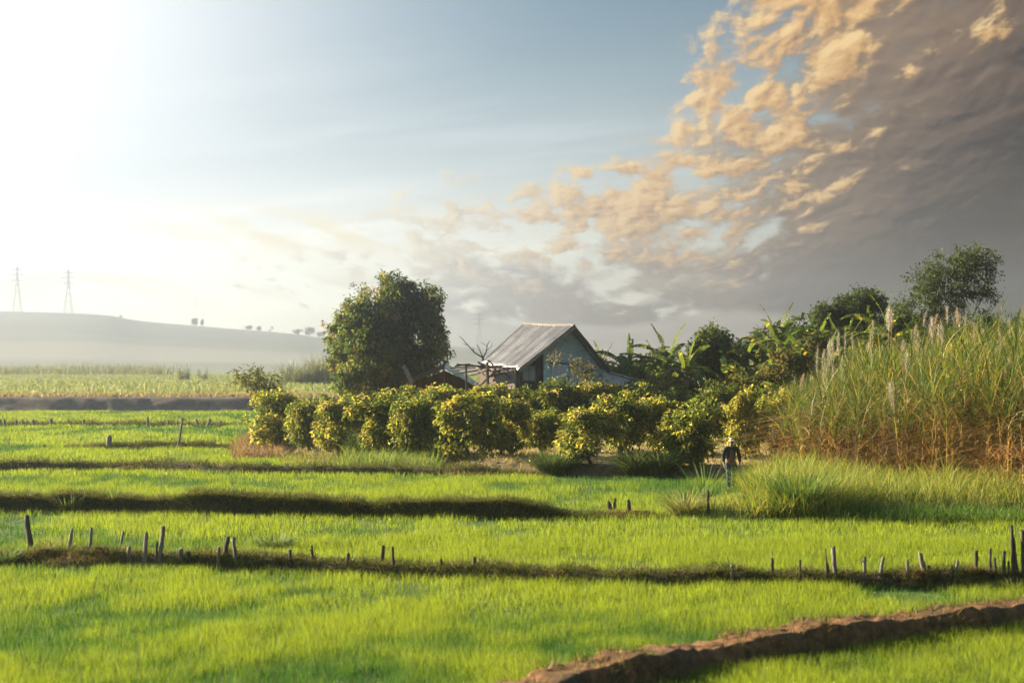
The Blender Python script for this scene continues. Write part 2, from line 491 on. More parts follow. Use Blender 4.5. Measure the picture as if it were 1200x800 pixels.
HILLP = np.array([(-900, 372), (-400, 360), (-200, 362), (0, 366), (90, 368), (138, 372), (150, 376.5), (200, 381), (250, 385), (340, 392), (380, 397), (430, 400), (545, 407), (620, 415), (700, 421), (800, 426), (3000, 426)], float)
def ground_z(x, y):
    x = np.asarray(x, float); y = np.asarray(y, float)
    z = (fbm(x * .5, y * .5, 5) - .5) * .05 * (y < 170)
    d1 = sdist(x, y, ORCH); d2 = sdist(x, y, MOUND)
    n = (vnoise(x * 1.3, y * 1.3, 8) - .5)
    z1 = sstep(-.05, .55, d1 + n * .4) * (.46 + .06 * n) + sstep(95, 112, y) * sstep(0, 8, d1) * .45
    z2 = sstep(-.1, 1.0, d2 + n * .6) * (.26 + .1 * n)
    z = np.maximum(z, np.maximum(z1, z2))
    far = sstep(176.3, 178.6, y + n * .25 + (vnoise(x * .08, y * 0, 4) - .5) * 1.2) * (1.2 + (fbm(x * .7, y * .7, 17) - .5) * .15)
    z = np.maximum(z, far)
    px = 600 + FPX * x / np.maximum(y, 1)
    row = np.interp(px, HILLP[:, 0], HILLP[:, 1])
    hz = np.maximum(0, CAMH + (HOR - row) / FPX * 1400 - 1.2)
    t = sstep(640, 1400, y)
    hz = hz * (t * (1 + .10 * (fbm(x * .006, y * .012, 21) - .5)))
    return z + hz * (y > 600)

def surf_z(x, y):
    z = ground_z(x, y)
    for k, D in DIKES.items():
        d, s = pdist(x, y, D['p'])
        z = np.maximum(z, np.where(d < D['w'], bankh(k, d, s), -9))
    return z

_D = np.concatenate([np.arange(22, 120, .04), np.arange(120, 700, .3)])
def hit(px, row):
    """the point of the ground seen at this place of the photograph"""
    x = (px - 600) / FPX * _D
    z = surf_z(x, _D)
    r = HOR + FPX * (CAMH - z) / _D
    i = int(np.argmax(r <= row)) if np.any(r <= row) else len(_D) - 1
    return Vector((x[i], _D[i], z[i]))

ys = np.concatenate([np.arange(-40, 20, 6), np.arange(20, 50, .5), np.arange(50, 120, .3), np.arange(120, 174, 1.0), np.arange(174, 182, .25),
                     np.arange(182, 260, 4), np.arange(260, 640, 25), np.arange(640, 1640, 18)])
xs = np.concatenate([-np.geomspace(1450, 62, 60), np.arange(-60, 60.1, .45), np.geomspace(62, 1450, 60)])
gx, gy = np.meshgrid(xs, ys)
gz = ground_z(gx, gy)
gz[gy < 30] = np.minimum(gz[gy < 30], .02)
V = np.stack([gx, gy, gz], -1).reshape(-1, 3)
i = np.arange(len(ys) - 1)[:, None] * len(xs) + np.arange(len(xs) - 1)[None]
quads = np.stack([i, i + 1, i + 1 + len(xs), i + len(xs)], -1).reshape(-1, 4)
fx, fy = V[:, 0], V[:, 1]
d1, d2 = sdist(fx, fy, ORCH), sdist(fx, fy, MOUND)
def lerp(a, b, t): return np.asarray(a) * (1 - t[:, None]) + np.asarray(b) * t[:, None]
nz = fbm(fx * .35, fy * .35, 31); nz2 = fbm(fx * 1.1, fy * 1.1, 32)
c = lerp((.060, .085, .020), (.085, .125, .025), sstep(.3, .7, nz))                 # wet paddy floor, green with seedlings
dry = lerp(lerp((.24, .17, .07), (.33, .25, .12), sstep(.3, .7, nz2)), (.16, .17, .05), sstep(.5, .7, nz))
c = lerp(c, dry, sstep(-.1, .3, d1))
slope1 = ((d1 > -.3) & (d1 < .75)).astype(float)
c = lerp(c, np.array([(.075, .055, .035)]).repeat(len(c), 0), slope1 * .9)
c = lerp(c, (.13, .15, .04) + 0 * c, sstep(-.1, .3, d2))
edge = ((gy.ravel() > 175.5) & (gy.ravel() < 180)).astype(float)
farc = lerp((.13, .18, .07), (.20, .22, .09), sstep(.35, .65, fbm(fx * .05, fy * .03, 41)))
strip = lerp(farc, (.21, .18, .12) + 0 * c, sstep(205, 190, fy) * sstep(.3, .6, nz2 + .15))
c = np.where((fy > 179.2)[:, None] & (d1 < 0)[:, None], strip, c)
c = lerp(c, (.13, .10, .085) + 0 * c, edge * (d1 < 0))
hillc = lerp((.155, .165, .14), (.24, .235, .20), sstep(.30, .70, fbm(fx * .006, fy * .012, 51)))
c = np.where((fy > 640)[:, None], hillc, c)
m, nt, out = nmat('ground_soil')
a = N(nt, 'ShaderNodeVertexColor', layer_name='col')
g = maprange(nt, noise(nt, 2.5, 7, .7), .3, .7, .7, 1.25)
cc = N(nt, 'ShaderNodeVectorMath', operation='SCALE'); nt.links.new(a.outputs['Color'], cc.inputs[0]); nt.links.new(g, cc.inputs['Scale'])
p = N(nt, 'ShaderNodeBsdfPrincipled'); p.inputs['Roughness'].default_value = .95; p.inputs['Specular IOR Level'].default_value = .1
nt.links.new(cc.outputs[0], p.inputs['Base Color'])
b = N(nt, 'ShaderNodeBump'); b.inputs['Strength'].default_value = .6; b.inputs['Distance'].default_value = .08
nt.links.new(noise(nt, 5, 5, .7), b.inputs['Height']); nt.links.new(b.outputs[0], p.inputs['Normal'])
nt.links.new(p.outputs[0], out.inputs['Surface']); M['ground'] = m
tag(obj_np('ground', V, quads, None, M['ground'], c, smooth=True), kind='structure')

def resample(P, step):
    seg = np.hypot(*np.diff(P, axis=0).T); s = np.concatenate([[0], np.cumsum(seg)])
    # smooth a little so that corners do not show
    t = np.arange(0, s[-1], step)
    return np.stack([np.interp(t, s, P[:, 0]), np.interp(t, s, P[:, 1])], -1), t

for k, D in DIKES.items():
    step = .10 if k == 'clay_bank' else .16
    P, s = resample(D['p'], step)
    tn = np.gradient(P, axis=0); tn /= np.linalg.norm(tn, axis=1)[:, None]
    nr = np.stack([-tn[:, 1], tn[:, 0]], -1)
    ts = np.linspace(-1, 1, 19 if k == 'clay_bank' else 13)
    w = D['w']
    Q = P[:, None, :] + nr[:, None, :] * (ts * w)[None, :, None]
    qx, qy = Q[..., 0], Q[..., 1]
    S = s[:, None] + 0 * ts
    z = bankh(k, np.abs(ts)[None] * w + 0 * S, S)
    amp = sstep(0, .3, 1 - np.abs(ts))[None]
    big = .03 if k == 'clay_bank' else .08 if k == 'weedy_bank' else .06
    z = z + amp * ((fbm(qx * 2.6, qy * 2.6, 61) - .5) * big * 2 + (fbm(qx * 8, qy * 8, 62) - .5) * .10)
    # front face lumps
    off = amp * (fbm(S * 3.5, z * 7 + 7, 63, 4) - .5) * (.16 if k == 'clay_bank' else .34)
    qx = qx + nr[:, None, 0] * off; qy = qy + nr[:, None, 1] * off
    endt = np.minimum(sstep(0, 1.2, s), sstep(0, 1.2, s[-1] - s))[:, None]
    z = z * endt - (1 - endt) * .03 - (np.abs(ts)[None] > .99) * .06
    Vd = np.stack([qx, qy, np.maximum(z, -.08)], -1).reshape(-1, 3)
    n = len(ts); i = np.arange(len(P) - 1)[:, None] * n + np.arange(n - 1)[None]
    qd = np.stack([i, i + n, i + n + 1, i + 1], -1).reshape(-1, 4)
    tag(obj_np(k, Vd, qd, None, M[D['mat']], smooth=True), kind='structure')

# ------------------------------------------------------------------ blades (rice, grass)
def blades(P, h, w, lean, bend, col, seg=2, yaw=None, r=None, tipcol=None):
    r = r or rng
    n = len(P); P = np.asarray(P, float)
    yaw = r.uniform(0, 2 * np.pi, n) if yaw is None else yaw
    d = np.stack([np.cos(yaw), np.sin(yaw), 0 * yaw], -1)
    fa = r.uniform(0, 2 * np.pi, n)
    fa = np.where(r.random(n) < .6, yaw + np.pi / 2 + r.normal(0, .4, n), fa)
    wd = np.stack([np.cos(fa), np.sin(fa), 0 * fa], -1)
    vs = []; cs = []
    for k in range(seg):
        t = k / seg
        c = P + d * (h * (lean * t + bend * t * t))[:, None]
        c[:, 2] += h * (t - .45 * bend * t * t)
        ww = (w * .5 * (1 - .55 * t))[:, None]
        vs += [c - wd * ww, c + wd * ww]
        cc = col if tipcol is None else col * (1 - t) + tipcol * t
        cs += [cc, cc]
    c = P + d * (h * (lean + bend))[:, None]; c[:, 2] += h * (1 - .45 * bend)
    vs.append(c); cs.append(col if tipcol is None else tipcol)
    m = len(vs)
    V = np.stack(vs, 1).reshape(-1, 3); C = np.stack(cs, 1).reshape(-1, 3)
    b = np.arange(n) * m
    q = [np.stack([b + 2 * k, b + 2 * k + 1, b + 2 * k + 3, b + 2 * k + 2], -1) for k in range(seg - 1)]
    t = np.stack([b + 2 * seg - 2, b + 2 * seg - 1, b + 2 * seg], -1)
    return V, (np.concatenate(q) if q else np.zeros((0, 4), int)), t, C

class Acc:
    def __init__(s): s.V, s.q, s.t, s.C, s.n = [], [], [], [], 0
    def add(s, V, q, t, C):
        s.V.append(V); s.C.append(C)
        if q is not None and len(q): s.q.append(q + s.n)
        if t is not None and len(t): s.t.append(t + s.n)
        s.n += len(V)
    def mesh(s, name, mat):
        me = mesh_np(name, np.concatenate(s.V), np.concatenate(s.q) if s.q else None, np.concatenate(s.t) if s.t else None, np.concatenate(s.C))
        me.materials.append(mat); return me
    def build(s, name, mat, parent=None):
        return link(bpy.data.objects.new(name, s.mesh(name, mat)), parent)

def palette(cols, w, n, r=None, jit=.15):
    r = r or rng
    cols = np.array(cols); i = r.choice(len(cols), n, p=np.array(w) / sum(w))
    return cols[i] * (1 + r.uniform(-jit, jit, (n, 1)))

def frustum_pts(n, y0, y1, pad=1.5, px0=-260, px1=1460):
    y = np.sqrt(rng.uniform(y0 * y0, y1 * y1, n))
    x = ((rng.uniform(px0, px1, n) - 600) / FPX) * y + rng.uniform(-pad, pad, n) * .5
    return x, y

acc = Acc()
for (y0, y1, n, w, px1) in ((22, 34, RQ[0], .0075, 1460), (34, 48, RQ[1], .0105, 1460), (48, 75, RQ[2], .016, 1460), (75, 105, RQ[3], .03, 1000), (105, 176, RQ[4], .05, 310)):
    x, y = frustum_pts(n, y0, y1, px1=px1)
    ok = (sdist(x, y, ORCH) < .1) & (sdist(x, y, MOUND) < .1)
    for k, D in DIKES.items():
        d, s = pdist(x, y, D['p']); ok &= d > D['w'] * .80 * (.9 + .25 * vnoise(s * .8, s * 0, 12))
    dn = fbm(x * .55, y * .30, 71); dn2 = fbm(x * 1.6, y * 1.2, 72)
    ok &= rng.random(n) < np.clip(.45 + 1.3 * (dn - .33) + 1.1 * (dn2 - .45), .12, 1)
    x, y, dn, dn2 = x[ok], y[ok], dn[ok], dn2[ok]; n = len(x)
    h = (.10 + .125 * dn + .075 * dn2) * rng.uniform(.6, 1.3, n)
    big = fbm(x * .12, y * .07, 73)
    tk = sstep(.30, .56, .5 * dn + .5 * big)
    g = lerp((.026, .088, .022), (.178, .238, .026), np.clip(tk * 1.15 - .1 + .9 * (dn2 - .5) + rng.normal(0, .30, n), 0, 1))
    g *= (1 + rng.uniform(-.2, .2, (n, 1)))
    P = np.stack([x, y, ground_z(x, y) - .02], -1)
    acc.add(*blades(P, h, w * rng.uniform(.7, 1.3, n), rng.uniform(0, .30, n), rng.uniform(0, .35, n), g, 2, tipcol=g * np.array([1.12, 1.04, .95])))
tag(acc.build('rice_seedlings', M['rice']), 'bright green rice seedlings growing in the flat paddies', kind='stuff')

# short rough grass on the banks and the orchard floor
acc = Acc()
BG = {'clay_bank': (11000, .11, .35), 'post_bank': (30000, .13, 1), 'weedy_bank': (52000, .22, 1), 'stake_bank': (1200, .16, 1), 'thin_bank': (9000, .2, 1), 'low_bank': (5000, .22, 1), 'far_bank': (8000, .3, 1)}
for k, (n, hh, cv) in BG.items():
    D = DIKES[k]; P, s = resample(D['p'], .05)
    i = rng.integers(0, len(P), n); t = rng.uniform(-1, 1, n)
    if k == 'clay_bank': t = np.where(rng.random(n) < .55, rng.uniform(.35, 1.05, n), np.where(rng.random(n) < .6, rng.uniform(-1.05, -.75, n), t))
    tn = np.gradient(P, axis=0); tn /= np.linalg.norm(tn, axis=1)[:, None]
    x = P[i, 0] - tn[i, 1] * t * D['w']; y = P[i, 1] + tn[i, 0] * t * D['w']
    x += rng.normal(0, .03, n); y += rng.normal(0, .03, n); fr_ = t
    vis = (np.abs(x) < .35 * y + 1) & (fbm(x * .9, y * .9, 81) > ({'clay_bank': .46, 'weedy_bank': .22}.get(k, .24)))
    x, y, fr_ = x[vis], y[vis], fr_[vis]; d, ss = pdist(x, y, D['p'])
    z = np.maximum(ground_z(x, y), bankh(k, d, ss)) - .02
    n2 = len(x); f = 1 + y / 60
    g = palette([(.045, .07, .018), (.08, .11, .025), (.20, .17, .07), (.12, .09, .045)], [4, 3, 1.5, 1.5] if k != 'clay_bank' else [2, 3, 3, 2], n2)
    # blades on the near face hang out over it
    ff = (fr_ < -.3) & (k != 'clay_bank')
    yw = np.where(ff, -np.pi / 2 + rng.normal(0, .8, n2), rng.uniform(0, 6.28, n2))
    y = y - .06 * ff
    acc.add(*blades(np.stack([x, y, z + .03 * ff], -1), hh * rng.uniform(.5, 1.5, n2) * (.45 + 1.3 * fbm(ss * 1.6, y * 0 + 1, 83)), .009 * f * rng.uniform(.7, 1.4, n2), rng.uniform(.1, .9, n2), rng.uniform(0, .9, n2) + .5 * ff, g, 2, yaw=yw))
n = 26000
x, y = frustum_pts(n, 70, 118, px0=270, px1=960)
d1 = sdist(x, y, ORCH); keep = (d1 > -.1) & (rng.random(n) < np.clip(.25 + fbm(x * .6, y * .6, 91), .1, 1))
x, y, d1 = x[keep], y[keep], d1[keep]; n = len(x)
g = palette([(.30, .22, .09), (.22, .20, .07), (.13, .15, .03), (.36, .28, .14)], [3, 3, 2.5, 2], n)
acc.add(*blades(np.stack([x, y, ground_z(x, y) - .02], -1), rng.uniform(.08, .30, n), rng.uniform(.02, .05, n), rng.uniform(0, .8, n), rng.uniform(0, .9, n), g, 2))
tag(acc.build('bank_grass', M['grass']), 'short dry grass along the paddy banks and under the orchard', kind='stuff')

# tall grass: strip before the bushes, reddish dry patch, mound below the cane
acc = Acc()
def patch(n, pxs, rows, h, w, cols, wt, zf=ground_z, bendm=.8, poly_=None, seg=3):
    px = rng.uniform(*pxs, n); row = rng.uniform(*rows, n)
    D_ = FPX * (CAMH - .25) / (row - HOR); x = (px - 600) / FPX * D_; y = D_
    if poly_ is not None:
        k = sdist(x, y, poly_) > .05; x, y = x[k], y[k]
    k = sdist(x, y, CANE) < .5; x, y = x[k], y[k]
    m_ = len(x); hn = .55 + .9 * fbm(x * .7, y * .7, 95)
    g = palette(cols, wt, m_)
    acc.add(*blades(np.stack([x, y, zf(x, y) - .03], -1), h * hn * rng.uniform(.6, 1.3, m_), w * rng.uniform(.7, 1.4, m_), rng.uniform(0, .45, m_), rng.uniform(.1, bendm, m_), g, seg))
patch(5200, (398, 515), (526, 546), .75, .035, [(.12, .19, .045), (.18, .23, .06), (.25, .24, .09)], [4, 3, 1])
patch(1500, (516, 640), (538, 552), .28, .035, [(.24, .20, .08), (.16, .17, .05)], [3, 2])
patch(2600, (272, 335), (520, 532), .55, .035, [(.19, .115, .07), (.24, .17, .10), (.16, .14, .06)], [4, 3, 2])
patch(1500, (330, 400), (525, 538), .38, .035, [(.24, .20, .08), (.14, .17, .05)], [3, 3])
MP = MOUND
GC = [(.11, .18, .03), (.19, .24, .04), (.27, .28, .07), (.34, .28, .11)]
patch(3600, (792, 886), (584, 612), .40, .020, GC, [3, 4, 3, 1], poly_=MP)
patch(10000, (878, 1000), (572, 612), 1.0, .020, GC, [3, 4, 3, 1], poly_=MP)
patch(17000, (884, 1240), (548, 604), .85, .020, GC, [2.5, 4, 3.5, 1.2], poly_=MP)
patch(1500, (890, 960), (560, 606), 1.15, .024, GC, [4, 3, 2, .5], poly_=MP, bendm=1.1)
patch(2500, (930, 1240), (552, 585), .95, .024, GC, [3, 4, 3, 1], bendm=1.0)
patch(2500, (985, 1240), (594, 604), .5, .020, [(.05, .11, .02), (.09, .15, .03)], [3, 2])
tag(acc.build('tall_grass', M['grass']), 'rank yellow green grass below the cane and before the bushes', kind='stuff')


# ------------------------------------------------------------------ leaves and crowns
def leaf_cloud(base, d, L, W, droop, col, r):
    """pointed leaves of four corners with a drooping tip"""
    n = len(base)
    d = d / np.linalg.norm(d, axis=1)[:, None]
    side = np.cross(d, r.normal(0, .5, (n, 3)) + np.array([0, 0, 1.0]))
    side /= np.linalg.norm(side, axis=1)[:, None] + 1e-9
    dn = np.array([0, 0, -1.0])
    mid = base + d * (L * .5)[:, None] + dn * (L * droop * .12)[:, None]
    tip = base + d * (L * .92)[:, None] + dn * (L * droop * .5)[:, None]
    nm = np.cross(side, d)
    a = mid + side * (W * .5)[:, None] + nm * (W * .12)[:, None]
    b = mid - side * (W * .5)[:, None] + nm * (W * .12)[:, None]
    V = np.stack([base, a, tip, b], 1).reshape(-1, 3)
    k = np.arange(n)[:, None] * 4
    t = np.concatenate([k + [0, 1, 2], k + [0, 2, 3]])
    return V, None, t, np.repeat(col, 4, 0)


def crown(seed, blobs, ncl, nleaf, L, W, droop, cols, wts, shell=(.55, 1.0), spread=.9, cl_r=.12, gaps=.25, flush=None):
    r = np.random.default_rng(seed)
    B = np.array(blobs, float)
    area = (B[:, 3] * B[:, 4] + B[:, 4] * B[:, 5] + B[:, 3] * B[:, 5])
    i = r.choice(len(B), ncl * 2, p=area / area.sum())
    u = r.normal(0, 1, (ncl * 2, 3)); u /= np.linalg.norm(u, axis=1)[:, None]
    rad = r.uniform(shell[0], shell[1], (ncl * 2, 1))
    rad *= (.86 + .28 * vnoise(u[:, 0] * 2.3 + i * 7, u[:, 2] * 2.3 + u[:, 1] * 1.7, seed))[:, None]
    C = B[i, :3] + u * rad * B[i, 3:]
    keep = vnoise(C[:, 0] / max(L * 3.2, .3), C[:, 2] / max(L * 3.2, .3) + C[:, 1] * .8, seed + 5) > gaps
    C, u = C[keep][:ncl], u[keep][:ncl]
    n = len(C)
    cc = palette(cols, wts, n, r, .2)
    if flush is not None:                       # young leaves of another colour on some shoot tips
        fc, fw, share = flush
        f = r.random(n) < share
        cc[f] = palette(fc, fw, int(f.sum()), r, .15)
    nl = r.integers(int(nleaf * .6), int(nleaf * 1.4) + 1, n)
    k = np.repeat(np.arange(n), nl); m_ = len(k)
    d = u[k] * .55 + r.normal(0, spread * .6, (m_, 3)); d[:, 2] -= droop * .35
    base = C[k] + r.normal(0, cl_r, (m_, 3))
    col = cc[k] * (1 + r.uniform(-.22, .22, (m_, 1)))
    a = Acc()
    a.add(*leaf_cloud(base, d, L * r.uniform(.6, 1.25, m_), W * r.uniform(.7, 1.25, m_), droop * r.uniform(.4, 1.4, m_), col, r))
    return a, C


def limbs(seed, targets, base=(0, 0, 0), fork=.35, r0=.12, n=8, wob=.12):
    r = np.random.default_rng(seed); mb = MB()
    base = Vector(base)
    T = [Vector(t) for t in targets]
    top = sum(T, Vector()) / len(T)
    fz = base + (top - base) * fork
    p1 = base + (fz - base) * .5 + Vector((r.normal(0, wob * .5), r.normal(0, wob * .5), 0))
    mb.tube([base - Vector((0, 0, .25)), base + Vector((0, 0, .05)), p1, fz], [r0 * 1.5, r0 * 1.15, r0 * .95, r0 * .8], n)
    for t in T:
        a = fz + (t - fz) * .35 + Vector(r.normal(0, wob, 3)) + Vector((0, 0, .12 * (t - fz).length))
        b = fz + (t - fz) * .7 + Vector(r.normal(0, wob, 3))
        mb.tube([fz, a, b, t], [r0 * .62, r0 * .42, r0 * .26, r0 * .1], 5)
    return mb


GREENS = [(.08, .12, .026), (.115, .155, .034), (.15, .18, .04), (.06, .09, .024)]
YEL = [(.32, .30, .075), (.38, .33, .12), (.24, .26, .06)]

# ---- young mango bushes in the orchard: a few moulds, then copies
def bush_mould(seed, share, w=1.42, h=2.75, dark=1.0):
    r = np.random.default_rng(seed)
    bl = [(0, 0, h * .54, w * .78, w * .78, h * .42)]
    for k in range(9):
        a = k * .7 + r.uniform(-.3, .3) + k * 1.7; q = r.uniform(.35, .62) * w; z = r.uniform(.22, .84) * h
        s = r.uniform(.24, .48) * w
        bl.append((math.cos(a) * q, math.sin(a) * q, z, s, s, s * 1.05))
    for k in range(7):
        a = r.uniform(0, 6.28); q = r.uniform(.2, .95) * w; bl.append((math.cos(a) * q, math.sin(a) * q, r.uniform(.72, 1.04) * h - .25 * q, .13 * w, .13 * w, .22 * w))
    cr, C = crown(seed, bl, 470, 13, .23, .105, .55, [tuple(np.array(c) * dark) for c in GREENS], [3, 3, 2, 2], (.6, 1.08), 1.05, .10, .36, flush=(YEL, [3, 2, 2], share))
    tr = limbs(seed, [b[:3] for b in bl[1:7]], r0=.075, fork=.3)
    root = empty('mango_bush', (0, 0, 0), 'mango bush', 'bush', 'mango bushes of the orchard')
    tr.build('trunk', M['bark'], root, True)
    cr.build('crown', M['leaf'], root)
    return root

moulds = {'y': [bush_mould(101, .56), bush_mould(102, .48)], 'm': [bush_mould(103, .38), bush_mould(104, .30), bush_mould(107, .42)],
          'd': [bush_mould(105, .06, dark=.75)], 'Y': [bush_mould(106, .75)]}
used = set()
BUSHES = [  # column, row of the foot, width and height in the photo, kind, label
    (317, 524, 66, 76, 'y', 'yellow tipped mango bush at the far west end of the orchard, beneath the spindly sapling'),
    (362, 526, 54, 72, 'm', 'small greenish mango bush second from the sapling end of the front row'),
    (398, 531, 62, 74, 'y', 'gold leaved mango bush rooted where the tall green grass strip begins'),
    (440, 533, 72, 80, 'm', 'rounded mango bush standing behind the tall green grass strip'),
    (487, 533, 62, 84, 'm', 'tall narrow mango bush behind the east end of the grass strip'),
    (546, 536, 76, 84, 'y', 'broad golden mango bush just east of the grass strip, low to the ground'),
    (588, 533, 62, 78, 'y', 'yellow mango bush in the front row below the rack of sticks'),
    (634, 529, 52, 58, 'm', 'low bright green mango bush next to the dark one without yellow'),
    (692, 543, 74, 78, 'y', 'yellow green mango bush on a forked bare trunk east of the round grass tussock'),
    (724, 533, 62, 82, 'm', 'mango bush with a clear dark trunk set back between two tussocks'),
    (770, 532, 66, 78, 'y', 'mango bush with scattered gold leaves behind the wide dark tussock'),
    (811, 545, 72, 90, 'm', 'deep green round mango bush on a thin trunk nearest the walking person'),
    (873, 538, 58, 88, 'Y', 'brightest yellow mango bush directly behind the walking person'),
    (908, 536, 58, 84, 'Y', 'yellow mango bush touching the edge of the sugarcane'),
    (405, 515, 56, 62, 'm', 'mango bush half hidden under the great tree, second row'),
    (470, 512, 60, 66, 'm', 'second row mango bush in front of the thatched shed'),
    (520, 512, 64, 70, 'y', 'second row mango bush below the gap between shed and stick rack'),
    (566, 510, 62, 66, 'y', 'second row mango bush right under the stick rack'),
    (612, 508, 58, 62, 'd', 'dark green mango bush below the house window'),
    (654, 512, 76, 78, 'd', 'darkest large mango bush without yellow, below the blue gable'),
    (700, 512, 62, 76, 'y', 'mango bush with pale gold tips at the foot of the gable corner'),
    (742, 508, 58, 66, 'm', 'mango bush in front of the pale annex'),
    (782, 508, 60, 66, 'm', 'mango bush at the foot of the banana with the reddish stem'),
    (842, 512, 60, 72, 'd', 'dark mango bush beneath the round leafy tree among the bananas'),
    (888, 512, 56, 70, 'm', 'mango bush below the banana that leans over the orchard'),
    (925, 520, 50, 76, 'm', 'mango bush squeezed behind the corner of the cane field'),
]
for q, (px, row, w, h, kd, lab) in enumerate(BUSHES):
    p = hit(px, row); k = p.y / FPX
    mo = moulds[kd][q % len(moulds[kd])]
    o = mo if mo.name not in used else copy_tree(mo)
    used.add(mo.name)
    o.location = p; o.rotation_euler.z = q * 2.1
    o.scale = (w * k / 2.3, w * k / 2.4, h * k / 3.25)
    o['label'] = lab

# ---- the great mango tree
gt = Vector((at(456, 470, 124).x, 124, .8))
K = 124 / FPX
def gb(px, row, rx, rz, ry=None, y=0):
    p = at(px, row, 124) - gt
    return (p.x, y, p.z, rx * K, (ry or rx) * K, rz * K)
root = empty('mango_tree', gt, 'great round dark mango tree standing alone beside the thatched shed', 'tree')
bl = [gb(455, 385, 54, 52), gb(430, 372, 34, 34, y=-1), gb(484, 360, 34, 34), gb(456, 345, 30, 24, y=-.6), gb(482, 344, 24, 20), gb(416, 388, 32, 30), gb(404, 382, 22, 18),
      gb(500, 392, 24, 26), gb(503, 420, 24, 20), gb(418, 420, 30, 28, y=-1), gb(424, 446, 34, 22, y=-.8), gb(455, 425, 44, 34), gb(403, 432, 14, 22), gb(440, 405, 40, 36, y=-1.6), gb(480, 440, 30, 22),
      gb(495, 372, 26, 22), gb(445, 360, 36, 26, y=-1.5), gb(512, 432, 14, 12)]
cr, C = crown(21, bl, 3200, 15, .28, .12, .7, [(.065, .105, .028), (.095, .14, .032), (.045, .075, .022), (.14, .165, .045)], [3, 3, 3, 2], (.66, 1.04), 1.0, .13, .33,
              flush=([(.26, .22, .07), (.22, .17, .08)], [2, 2], .12))
cr.build('crown', M['leaf'], root)
limbs(22, [b[:3] for b in bl[:9]], r0=.32, fork=.25, wob=.3).build('trunk', M['bark'], root, True)

def tree(name, label, px, row, d, blobs, ncl, nleaf, L, W, cols, wts, seed, r0=.14, zb=.7, gaps=.25, droop=.5, shell=(.5, 1.05), cl_r=.15, group=None, fork=.35, cat='tree', flush=None, part='crown'):
    b = Vector((at(px, row, d).x, d, float(surf_z(np.array([at(px, row, d).x]), np.array([d]))[0]))); k = d / FPX
    root = empty(name, b, label, cat, group)
    bl = []
    for (x, r_, rx, rz) in blobs:
        p = at(x, r_, d) - b
        bl.append((p.x, (hash_(label + str(x)) % 100 / 50 - 1) * rx * k * .5, p.z, rx * k, rx * k, rz * k))
    cr, C = crown(seed, bl, ncl, nleaf, L, W, droop, cols, wts, shell, .9, cl_r, gaps, flush=flush)
    cr.build(part, M['leaf'], root)
    limbs(seed + 1, [q[:3] for q in bl], r0=r0, fork=fork, wob=.15).build('trunk', M['bark'], root, True)
    return root

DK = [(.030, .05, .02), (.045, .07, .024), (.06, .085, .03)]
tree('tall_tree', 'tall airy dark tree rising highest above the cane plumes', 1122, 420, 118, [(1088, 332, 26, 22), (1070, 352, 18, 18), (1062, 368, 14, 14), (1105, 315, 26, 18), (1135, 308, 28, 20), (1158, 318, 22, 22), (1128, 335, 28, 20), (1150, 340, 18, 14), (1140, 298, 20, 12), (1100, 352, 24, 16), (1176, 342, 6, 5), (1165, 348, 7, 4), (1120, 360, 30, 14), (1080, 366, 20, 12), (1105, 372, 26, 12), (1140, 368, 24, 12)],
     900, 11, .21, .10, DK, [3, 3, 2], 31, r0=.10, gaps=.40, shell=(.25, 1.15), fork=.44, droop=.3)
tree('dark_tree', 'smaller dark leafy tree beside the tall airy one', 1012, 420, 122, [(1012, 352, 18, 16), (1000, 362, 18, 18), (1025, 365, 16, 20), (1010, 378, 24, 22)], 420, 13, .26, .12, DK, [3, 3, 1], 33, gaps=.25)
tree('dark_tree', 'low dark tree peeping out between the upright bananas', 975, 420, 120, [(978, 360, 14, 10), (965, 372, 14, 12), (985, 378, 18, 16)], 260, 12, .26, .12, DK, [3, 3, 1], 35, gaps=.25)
for i_, (px, row, d, w, h, lab) in enumerate(((905, 396, 116, 26, 22, 'low dark thicket tree behind the ragged leaved banana'), (945, 386, 118, 28, 24, 'dark thicket tree rising behind the broad bright banana'), (1052, 376, 119, 26, 24, 'dark thicket tree just under the bright spear leaf'), (1088, 384, 116, 28, 20, 'dark thicket tree at the foot of the tall airy tree'), (772, 428, 116, 26, 18, 'dark thicket tree behind the slim banana cluster'), (866, 416, 116, 26, 20, 'dark thicket tree past the round leafy tree'), (740, 436, 117, 20, 14, 'smallest thicket tree beyond the annex'), (1150, 384, 114, 30, 18, 'dark thicket tree behind the tallest plumes'), (1200, 384, 112, 26, 18, 'dark thicket tree behind the two narrow banana leaves'))):
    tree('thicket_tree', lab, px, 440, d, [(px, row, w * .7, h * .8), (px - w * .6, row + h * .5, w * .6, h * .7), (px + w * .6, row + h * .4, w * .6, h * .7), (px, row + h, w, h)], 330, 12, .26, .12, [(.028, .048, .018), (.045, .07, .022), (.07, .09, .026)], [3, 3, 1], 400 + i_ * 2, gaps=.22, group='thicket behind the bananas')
tree('leafy_tree', 'round leafy tree among the bananas, above a reddish stem', 838, 470, 108, [(836, 402, 20, 18), (825, 412, 18, 18), (848, 416, 18, 18), (836, 426, 24, 20)], 460, 13, .28, .12, [(.045, .075, .02), (.07, .10, .025), (.10, .13, .03)], [3, 3, 1], 37, gaps=.2)
tree('young_tree', 'spindly feathery sapling rising above the west end of the orchard', 316, 520, 100, [(302, 438, 14, 7), (290, 446, 14, 6), (318, 444, 14, 12), (312, 456, 14, 10), (325, 428, 7, 6), (320, 468, 14, 12), (280, 438, 6, 4)], 130, 9, .34, .06, [(.10, .11, .05), (.14, .14, .06), (.08, .09, .04)], [2, 2, 2], 39, r0=.05, gaps=.3, shell=(.1, 1.1), fork=.5)
